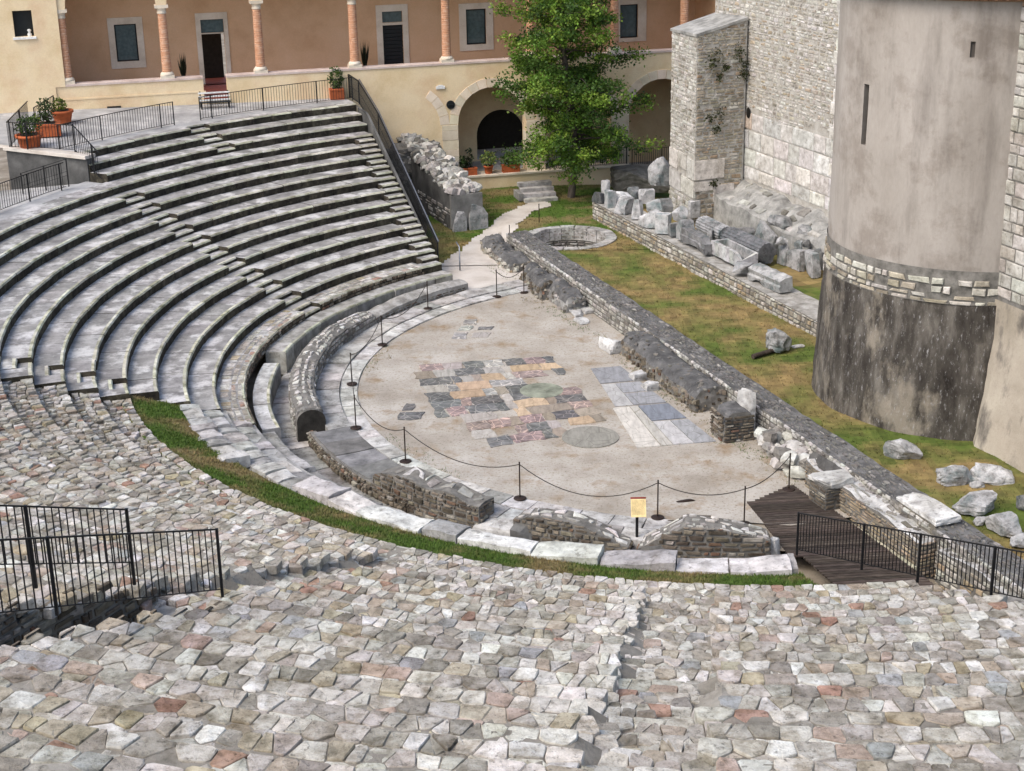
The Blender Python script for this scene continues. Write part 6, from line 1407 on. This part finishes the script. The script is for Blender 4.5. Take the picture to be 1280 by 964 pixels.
# curved beam and moulded end block
a, b = W(851, 303, 1.3), W(880, 319, 1.3); d_ = (b - a); d_.z = 0; L_ = d_.length; d_.normalize(); n_ = Vector((-d_.y, d_.x, 0)); n_ = n_ if n_.x > 0 else -n_; mb = MB(); NS = 10
prof = lambda u: (.12 + .22 * math.sin(math.pi * u), .72 - .12 * math.sin(math.pi * u) - .25 * (u > .75))
vs_ = []
for i in range(NS + 1):
    u = i / NS; z0, z1 = prof(u); z0 = max(.0, z0 * .4 - .05); o = -.25 * math.sin(math.pi * u) * .6
    vs_ += [a + d_ * L_ * u + n_ * (v - o) + Vector((0, 0, z + .03 * nz((u * 5, v, z), 2))) for v, z in ((0, z0), (-.05, z1 * .55), (.02, z1 * .6), (.02, z1), (.5, z1), (.5, z0))]
mb.mesh(vs_, [(i * 6 + q, i * 6 + (q + 1) % 6, i * 6 + 6 + (q + 1) % 6, i * 6 + 6 + q) for i in range(NS) for q in range(6)] + [(0, 1, 2, 3, 4, 5), tuple(NS * 6 + q for q in range(6))], (.62, .62, .63)); tag(mb.build('carved_beam', M_MARBLE), 'dark curved carved beam with a stepped moulding in the fragment row', 'stone fragment', 'carved fragments on the low wall')
a, b = W(941, 348, 1.15), W(981, 366, 1.15); d_ = (b - a); d_.z = 0; L_ = d_.length; d_.normalize(); n_ = Vector((-d_.y, d_.x, 0)); n_ = n_ if n_.x > 0 else -n_; mb = MB(); vs_ = []; pr = [(-.25, .0), (-.3, .25), (-.22, .32), (-.28, .5), (-.05, .62), (.35, .66), (.4, .0)]
for i in range(9):
    u = i / 8; vs_ += [a + d_ * L_ * u + n_ * v + Vector((0, 0, z + .04 * nz((u * 6, v * 2, z * 2), 1.5) + (.12 if (.15 < u < .5 and z < .1) else 0))) for v, z in pr]
K = len(pr); mb.mesh(vs_, [(i * K + q, i * K + (q + 1) % K, i * K + K + (q + 1) % K, i * K + K + q) for i in range(8) for q in range(K)] + [tuple(range(K)), tuple(8 * K + q for q in range(K))], (1.15, 1.15, 1.14)); tag(mb.build('moulded_block', M_MARBLE), 'long moulded white block at the tower end of the fragment row', 'stone fragment', 'carved fragments on the low wall')
# upright slabs and loose stones under the church wall
for i, (lb, px, py, wp, hp, tn) in enumerate((('largest upright pale slab below the church wall footing', 957, 314, 30, 32, 1.05), ('second upright slab, next to the largest one', 978, 330, 18, 30, .95), ('third upright slab with a white rim, near the tower', 995, 336, 24, 24, 1.1), ('last upright slab, half behind the tower', 1014, 345, 19, 28, 1.0))):
    p, w_, h_ = fsize(px, py, 1.0, wp, hp); rock('upright_slab', lb, 'slab', p, (w_ * 1.35, .4, h_), 240 + i, math.atan2(AX.y, AX.x), M_MARBLE, 'upright slabs below the church wall', 3, .04, .92, (tn, tn, tn), res=6)
for i, (lb, px, py, z, wp, hp, nc, sq, tn) in enumerate((('broad pale rock slab on the ledge under the church wall', 978, 284, 2.0, 40, 18, 8, .5, 1.0), ('long pale rock at the tower end of the ledge', 1006, 296, 2.0, 36, 16, 8, .5, .95), ('small white-topped stone among the upright slabs', 998, 311, 1.9, 14, 14, 5, .8, 1.2), ('small dark cube beside the white-topped stone', 1008, 309, 1.9, 11, 12, 3, .9, .55), ('flat pale tile-like stone near the tower', 1013, 317, 1.9, 16, 6, 3, .9, 1.2), ('thin grey stacked tiles touching the tower', 1022, 316, 1.9, 13, 7, 2, .95, .7), ('lumpy grey stone above the upright slabs', 975, 306, 2.0, 15, 12, 8, .5, .9))):
    p, w_, h_ = fsize(px, py, z, wp, hp); rock('loose_stone', lb, 'stone', p, (w_ * .8, w_ * .55, h_ * .75), 260 + i, rad(-60 + i * 11), M_MARBLE, 'loose stones under the church wall', nc, .08, sq, (tn, tn, tn), res=6)
p, w_, h_ = fsize(825, 232, 1.75, 25, 34); rock('broken_capital', 'big grey block with a white triangular broken top beside the buttress', 'stone fragment', p, (w_, .9, h_), 280, rad(25), M_MARBLE, None, 10, .05, .75, (.95, .95, .96), res=6)
p, w_, h_ = fsize(800, 238, .6, 62, 30); rock('rubble_bank', 'dark grey rubble bank carrying the broken block by the buttress', 'masonry', p, (w_, 2.4, 1.15), 281, rad(10), M_CORE, None, 4, .05, .93, (.8, .8, .8), res=9)
# rocks on the lawn
for i, (lb, px, py, wp, hp, tr, nc, sq, tn) in enumerate((('big pale wedge-shaped rock nearest the tower foot', 1128, 574, 48, 33, -25, 7, .7, 1.25), ('pale rock with a dark undercut side, left of the knobbly one', 1192, 604, 44, 34, 15, 9, .6, 1.1), ('wide knobbly white rock with dark hollows on top', 1240, 602, 56, 30, -20, 6, .7, 1.25), ('low broad rock in the middle of the group with a shaded front', 1222, 639, 62, 36, 10, 9, .6, 1.1), ('pitted dark-veined white rock by the right edge', 1256, 667, 48, 36, -35, 10, .5, 1.0), ('rock cut by the right edge of the picture', 1284, 640, 30, 34, 0, 8, .5, .75), ('small white rock low at the right edge', 1277, 682, 32, 22, 0, 8, .5, 1.1), ('small rounded rock tucked between the big ones', 1221, 610, 18, 12, 0, 6, .4, .95), ('small flat rock at the foot of the broad one', 1226, 655, 20, 14, 20, 6, .5, .8))):
    p, w_, h_ = fsize(px, py - 2, LAWNZ, wp, hp); rock('lawn_rock', lb, 'rock', p - Vector((0, 0, .06)), (w_ * .92, w_ * .6, h_ * .68), 300 + i * 3, rad(tr), M_MARBLE, 'rocks lying on the lawn by the tower', nc + 5, .08, sq, (tn * .95, tn * .95, tn * .95), res=10)
p, w_, h_ = fsize(973, 439, LAWNZ, 28, 23); rock('lawn_boulder', 'single pitted grey boulder on the dry lawn left of the tower', 'rock', p, (w_, w_ * .8, h_), 331, 0, M_MARBLE, None, 9, .12, .4, (1, 1, 1), res=8)
p = W(956, 442, LAWNZ + .02); mb = MB(); a_, b_ = W(941, 446, LAWNZ + .1), W(970, 437, LAWNZ + .12); mb.tube([a_, b_], .1, 6, (1, 1, 1)); tag(mb.build('wooden_beam', M_WOOD), 'short dark wooden beam lying by the lawn boulder', 'beam')
rock('pale_stone', 'small flat pale stone right of the lawn boulder', 'stone', W(997, 434, LAWNZ), (.5, .3, .1), 333, .2, M_WHITE)
# steps to the arcade
st = thing('garden_steps', 'short flight of pale stone steps leading up to the arcade', 'steps', tuple(W(672, 254, .2)))
sa, sb = W(658, 255, .25), W(696, 252, .25); sd = (sb - sa); sd.z = 0; sl_ = sd.length; sd.normalize(); sn = Vector((-sd.y, sd.x, 0))
for i in range(4):
    mb = MB(); mb.box((sa + sb) / 2 + sn * (.22 + i * .42) + Vector((0, 0, .12 + i * .21)), (sl_ + .15, .46, .22), tint((1, 1, 1), r), math.atan2(sd.y, sd.x), 0, .015); mb.build('step', M_BENCH, st)
mb = MB(); mb.box(sa - sd * .2 + sn * .9 + Vector((0, 0, .3)), (.25, 1.2, .4), (.8, .8, .8), math.atan2(sd.y, sd.x)); mb.build('side_block', M_GREY, st)

# ------------------------------------------------------------------ plants in pots
def bush(mb, c, rx, rz, n, s, cols, seed, flat=0.0):
    rr = random.Random(seed)
    for _ in range(n):
        v = Vector((rr.gauss(0, 1), rr.gauss(0, 1), rr.gauss(0, 1))).normalized() * rr.uniform(.35, 1) ** .6; p = Vector(c) + Vector((v.x * rx, v.y * rx, v.z * rz)); k = .55 + .5 * (v.z + 1) / 2
        col = tint(rr.choice(cols), rr, .25); leaf(mb, p, s * rr.uniform(.6, 1.2), col, rr, flat)
def pot(name, label, p, kind, w_, h_, d_, plant, seed, rz=BRZ, group=None, par=None):
    t = thing(name, label, 'potted plant', tuple(p), 0, group); mb = MB(); p = Vector(p)
    if kind == 'round': mb.lathe([(w_ * .36, 0), (w_ * .46, h_ * .8), (w_ * .52, h_ * .8), (w_ * .52, h_), (w_ * .45, h_), (w_ * .42, h_ * .85)], p, 18)
    else:
        mb.box(p + Vector((0, 0, h_ * .42)), (w_ * .94, d_ * .94, h_ * .84), (1, 1, 1), rz, 0, 0, 1.0); mb.box(p + Vector((0, 0, h_ * .92)), (w_, d_, h_ * .16), (1.05, 1.05, 1.05), rz, 0, .02)
    mb.build('pot', M_TERRA, t); mb = MB(); mb.box(p + Vector((0, 0, h_ + .005)), (w_ * .6, min(d_, w_) * .6, .03), (1, 1, 1), rz); mb.build('soil', M_SOIL, t)
    mb = MB()
    for q, (dx, dz, rx, rzz, n, s, cols) in enumerate(plant): bush(mb, p + BU * dx + Vector((0, 0, h_ + dz)), rx, rzz, n, s, cols, seed + q)
    mb.build('foliage', M_LEAF, t)
    mb = MB()
    for q in range(5): a = q * 1.25 + seed; mb.tube([p + Vector((0, 0, h_ * .9)), p + Vector((math.cos(a) * w_ * .12, math.sin(a) * w_ * .12, h_ + .5))], .014, 4)
    mb.build('stem', M_BARK, t)
G1, G2, G3 = (.05, .09, .025), (.09, .15, .03), (.16, .21, .03)
pot('planter', 'largest terracotta tub with a dark green bush at the terrace corner', W(38, 184, tz + .06), 'round', 1.25, .62, 1.2, [(0, .42, .62, .5, 460, .15, [G1, G2, (.03, .05, .02)])], 1)
pot('planter', 'terracotta tub with a tall dark shrub, second from the terrace corner', W(61, 169, tz + .15), 'box', 1.25, .6, .95, [(0, .6, .42, .65, 420, .14, [G1, (.035, .05, .02)]), (-.5, .2, .25, .25, 120, .12, [G3])], 5)
pot('planter', 'terracotta tub with a yellow-green rounded shrub nearest the wall', W(79, 153, tz + .25), 'round', 1.1, .62, 1.0, [(-.1, .28, .36, .34, 320, .13, [G3, (.12, .16, .03)])], 9)
pot('planter', 'square terracotta pot with a green shrub at the top of the side stair', W(421, 124, tz + .02), 'box', .78, .6, .78, [(0, .55, .42, .6, 420, .15, [G1, G2, (.07, .12, .03)])], 13)
SZ = 1.11
pot('trough_planter', 'long terracotta trough at the left jamb of the arch', bp(.28, -.02, SZ), 'box', 1.0, .42, .38, [(-.25, .3, .3, .4, 160, .2, [(.025, .035, .015), G1]), (.1, .6, .2, .6, 60, .2, [(.03, .04, .02)])], 17)
pot('flower_pot', 'round terracotta pot with a pale yellow-green plant on the arch sill', bp(1.45, -.02, SZ), 'round', .55, .45, .5, [(0, .4, .5, .4, 320, .16, [(.30, .33, .1), (.2, .27, .07), G2])], 21)
pot('trough_planter', 'long terracotta trough on the sill partly behind the tree', bp(2.75, -.02, SZ), 'box', 1.05, .42, .38, [(0, .35, .5, .4, 260, .18, [G1, G2])], 25)
def loggia_plant(label, s, z, seed):
    t = thing('loggia_plant', label, 'potted plant', tuple(bp(s, 2.9, z))); mb = MB(); mb.lathe([(.18, 0), (.26, .4), (.24, .4)], bp(s, 2.9, z), 14); mb.build('pot', M_DARK, t); mb = MB(); rr = random.Random(seed)
    for q in range(26):
        a = rr.uniform(0, 6.28); l = rr.uniform(1.0, 1.75); o = rr.uniform(.08, .34); b = bp(s, 2.9, z + .38); tp = b + Vector((math.cos(a) * o, math.sin(a) * o, l)); sd_ = Vector((-math.sin(a), math.cos(a), 0)) * .05; md = b.lerp(tp, .55) + Vector((math.cos(a), math.sin(a), 0)) * .03
        mb.poly([b - sd_ * .5, b + sd_ * .5, md + sd_, tp, md - sd_], tint((.025, .03, .016), rr, .3))
    mb.build('foliage', M_LEAF, t)
loggia_plant('dark spiky plant in a pot beside the open door of the loggia', -14.9, 6.35, 3); loggia_plant('dark upright plant in a pot behind the loggia column', -4.85, 6.35, 4)
# striped bench on the terrace
t = thing('slatted_bench', 'dark bench with white slats standing against the terrace railing', 'bench', tuple(bp(-13.6, -.9, tz + .25)))
for i in range(3): mb = MB(); bbox(mb, -14.4, -12.75, -.95 + i * .0, -.9, tz + .48 + i * .19, tz + .56 + i * .19); mb.build('back_slat', M_PALEW, t)
for i in range(3): mb = MB(); bbox(mb, -14.4, -12.75, -1.35 + i * .14, -1.25 + i * .14, tz + .42, tz + .46); mb.build('seat_slat', M_DARK, t)
for s in (-14.3, -12.85): mb = MB(); bbox(mb, s - .03, s + .03, -1.38, -.88, tz + .36, tz + .418); bbox(mb, s - .03, s + .03, -.888, -.84, tz + .1, tz + .99); bbox(mb, s - .03, s + .03, -1.38, -1.33, tz + .1, tz + .36); mb.build('leg', M_IRON, t)
# iron fence below the arches
q0, q1 = bp(4.9, -.5, .3), bp(10.5, -1.4, .6)
railing('garden_fence', 'black iron railing in front of the arches behind the tree', [bp(5.0, -.25, 1.08), bp(9.6, -.25, 1.08)], 1.0, [0, 2.3, 4.6], .13, .025, .05, .1)
railing('garden_fence', 'black iron railing between the tree and the buttress', [bp(9.8, -.6, .75), bp(13.4, -.6, .75)], 1.25, [0, 1.8, 3.6], .13, .025, .05, .1)
mb = MB(); bbox(mb, 9.75, 14.5, -1.6, .3, -.4, .72); tag(mb.build('landing', M_GREY), 'grey stone landing under the railing beside the buttress', 'landing')

# ------------------------------------------------------------------ the tree
TB = W(714, 248, .25); tree = thing('leafy_tree', 'bright green leafy tree standing in front of the arches', 'tree', tuple(TB)); r = random.Random(171)
H_ = 17.5
axis = lambda h: TB + Vector((.25 * math.sin(h * .5) + .0 * h - .02 * h, .15 * math.sin(h * .35 + 1), h))
mb = MB(); mb.tube([axis(H_ * i / 16) for i in range(17)], [.20 * (1 - i / 17.5) + .02 for i in range(17)], 10); lm = MB(); pads = []
def crownR(h):
    k = h / H_
    return 4.3 * (min(1, .25 + (k - .06) / .12) if k < .15 else (1 - .9 * ((k - .15) / .85) ** 1.9)) * (.82 + .36 * noise.noise(Vector((h * .9, 3, 1))))
nl = 126
for i in range(nl):
    h = 1.9 + (H_ - 2.3) * (i / (nl - 1)) ** 1.08; a = i * 2.39996 + r.uniform(-.4, .4); L = max(.5, crownR(h) * r.uniform(.5, 1.2)); b = axis(h); rise = r.uniform(-.2, .4) - .15 * (h < 4); P_ = [b]
    for s in range(1, 6):
        t_ = s / 5; P_.append(b + Vector((math.cos(a + .12 * math.sin(s + i)) * L * t_, math.sin(a + .12 * math.sin(s + i)) * L * t_, L * (rise * t_ + .20 * t_ - .26 * t_ * t_))))
    lm.tube(P_, [max(.012, .075 * (1 - h / H_ * .6) * (1 - s / 5.6)) for s in range(6)], 5, caps=False)
    for s in range(2, 6):
        if r.random() < (.6 if s == 2 else .16): continue
        for _ in range(2 if L > 1.5 else 1):
            pads.append((P_[s] + Vector((r.gauss(0, .36), r.gauss(0, .36), r.gauss(0, .22))), .26 + .34 * (L / 4) * r.uniform(.6, 1.25), s))
mb.build('trunk', M_BARK, tree); lm.build('limb', M_BARK, tree)
lv = MB(); LG = [(.11, .205, .028), (.16, .26, .034), (.075, .145, .026), (.21, .31, .045), (.055, .105, .02)]
for p, s, k in pads:
    base = r.choice(LG); n_ = int(92 * min(1.7, s / .45))
    for _ in range(n_):
        q = p + Vector((r.gauss(0, s * .55), r.gauss(0, s * .55), r.gauss(0, s * .30))); leaf(lv, q, r.uniform(.10, .215), tint(base, r, .4, .12), r, .25)
lv.build('crown', M_LEAF, tree)
print('things done', len(bpy.data.objects), 'objects')
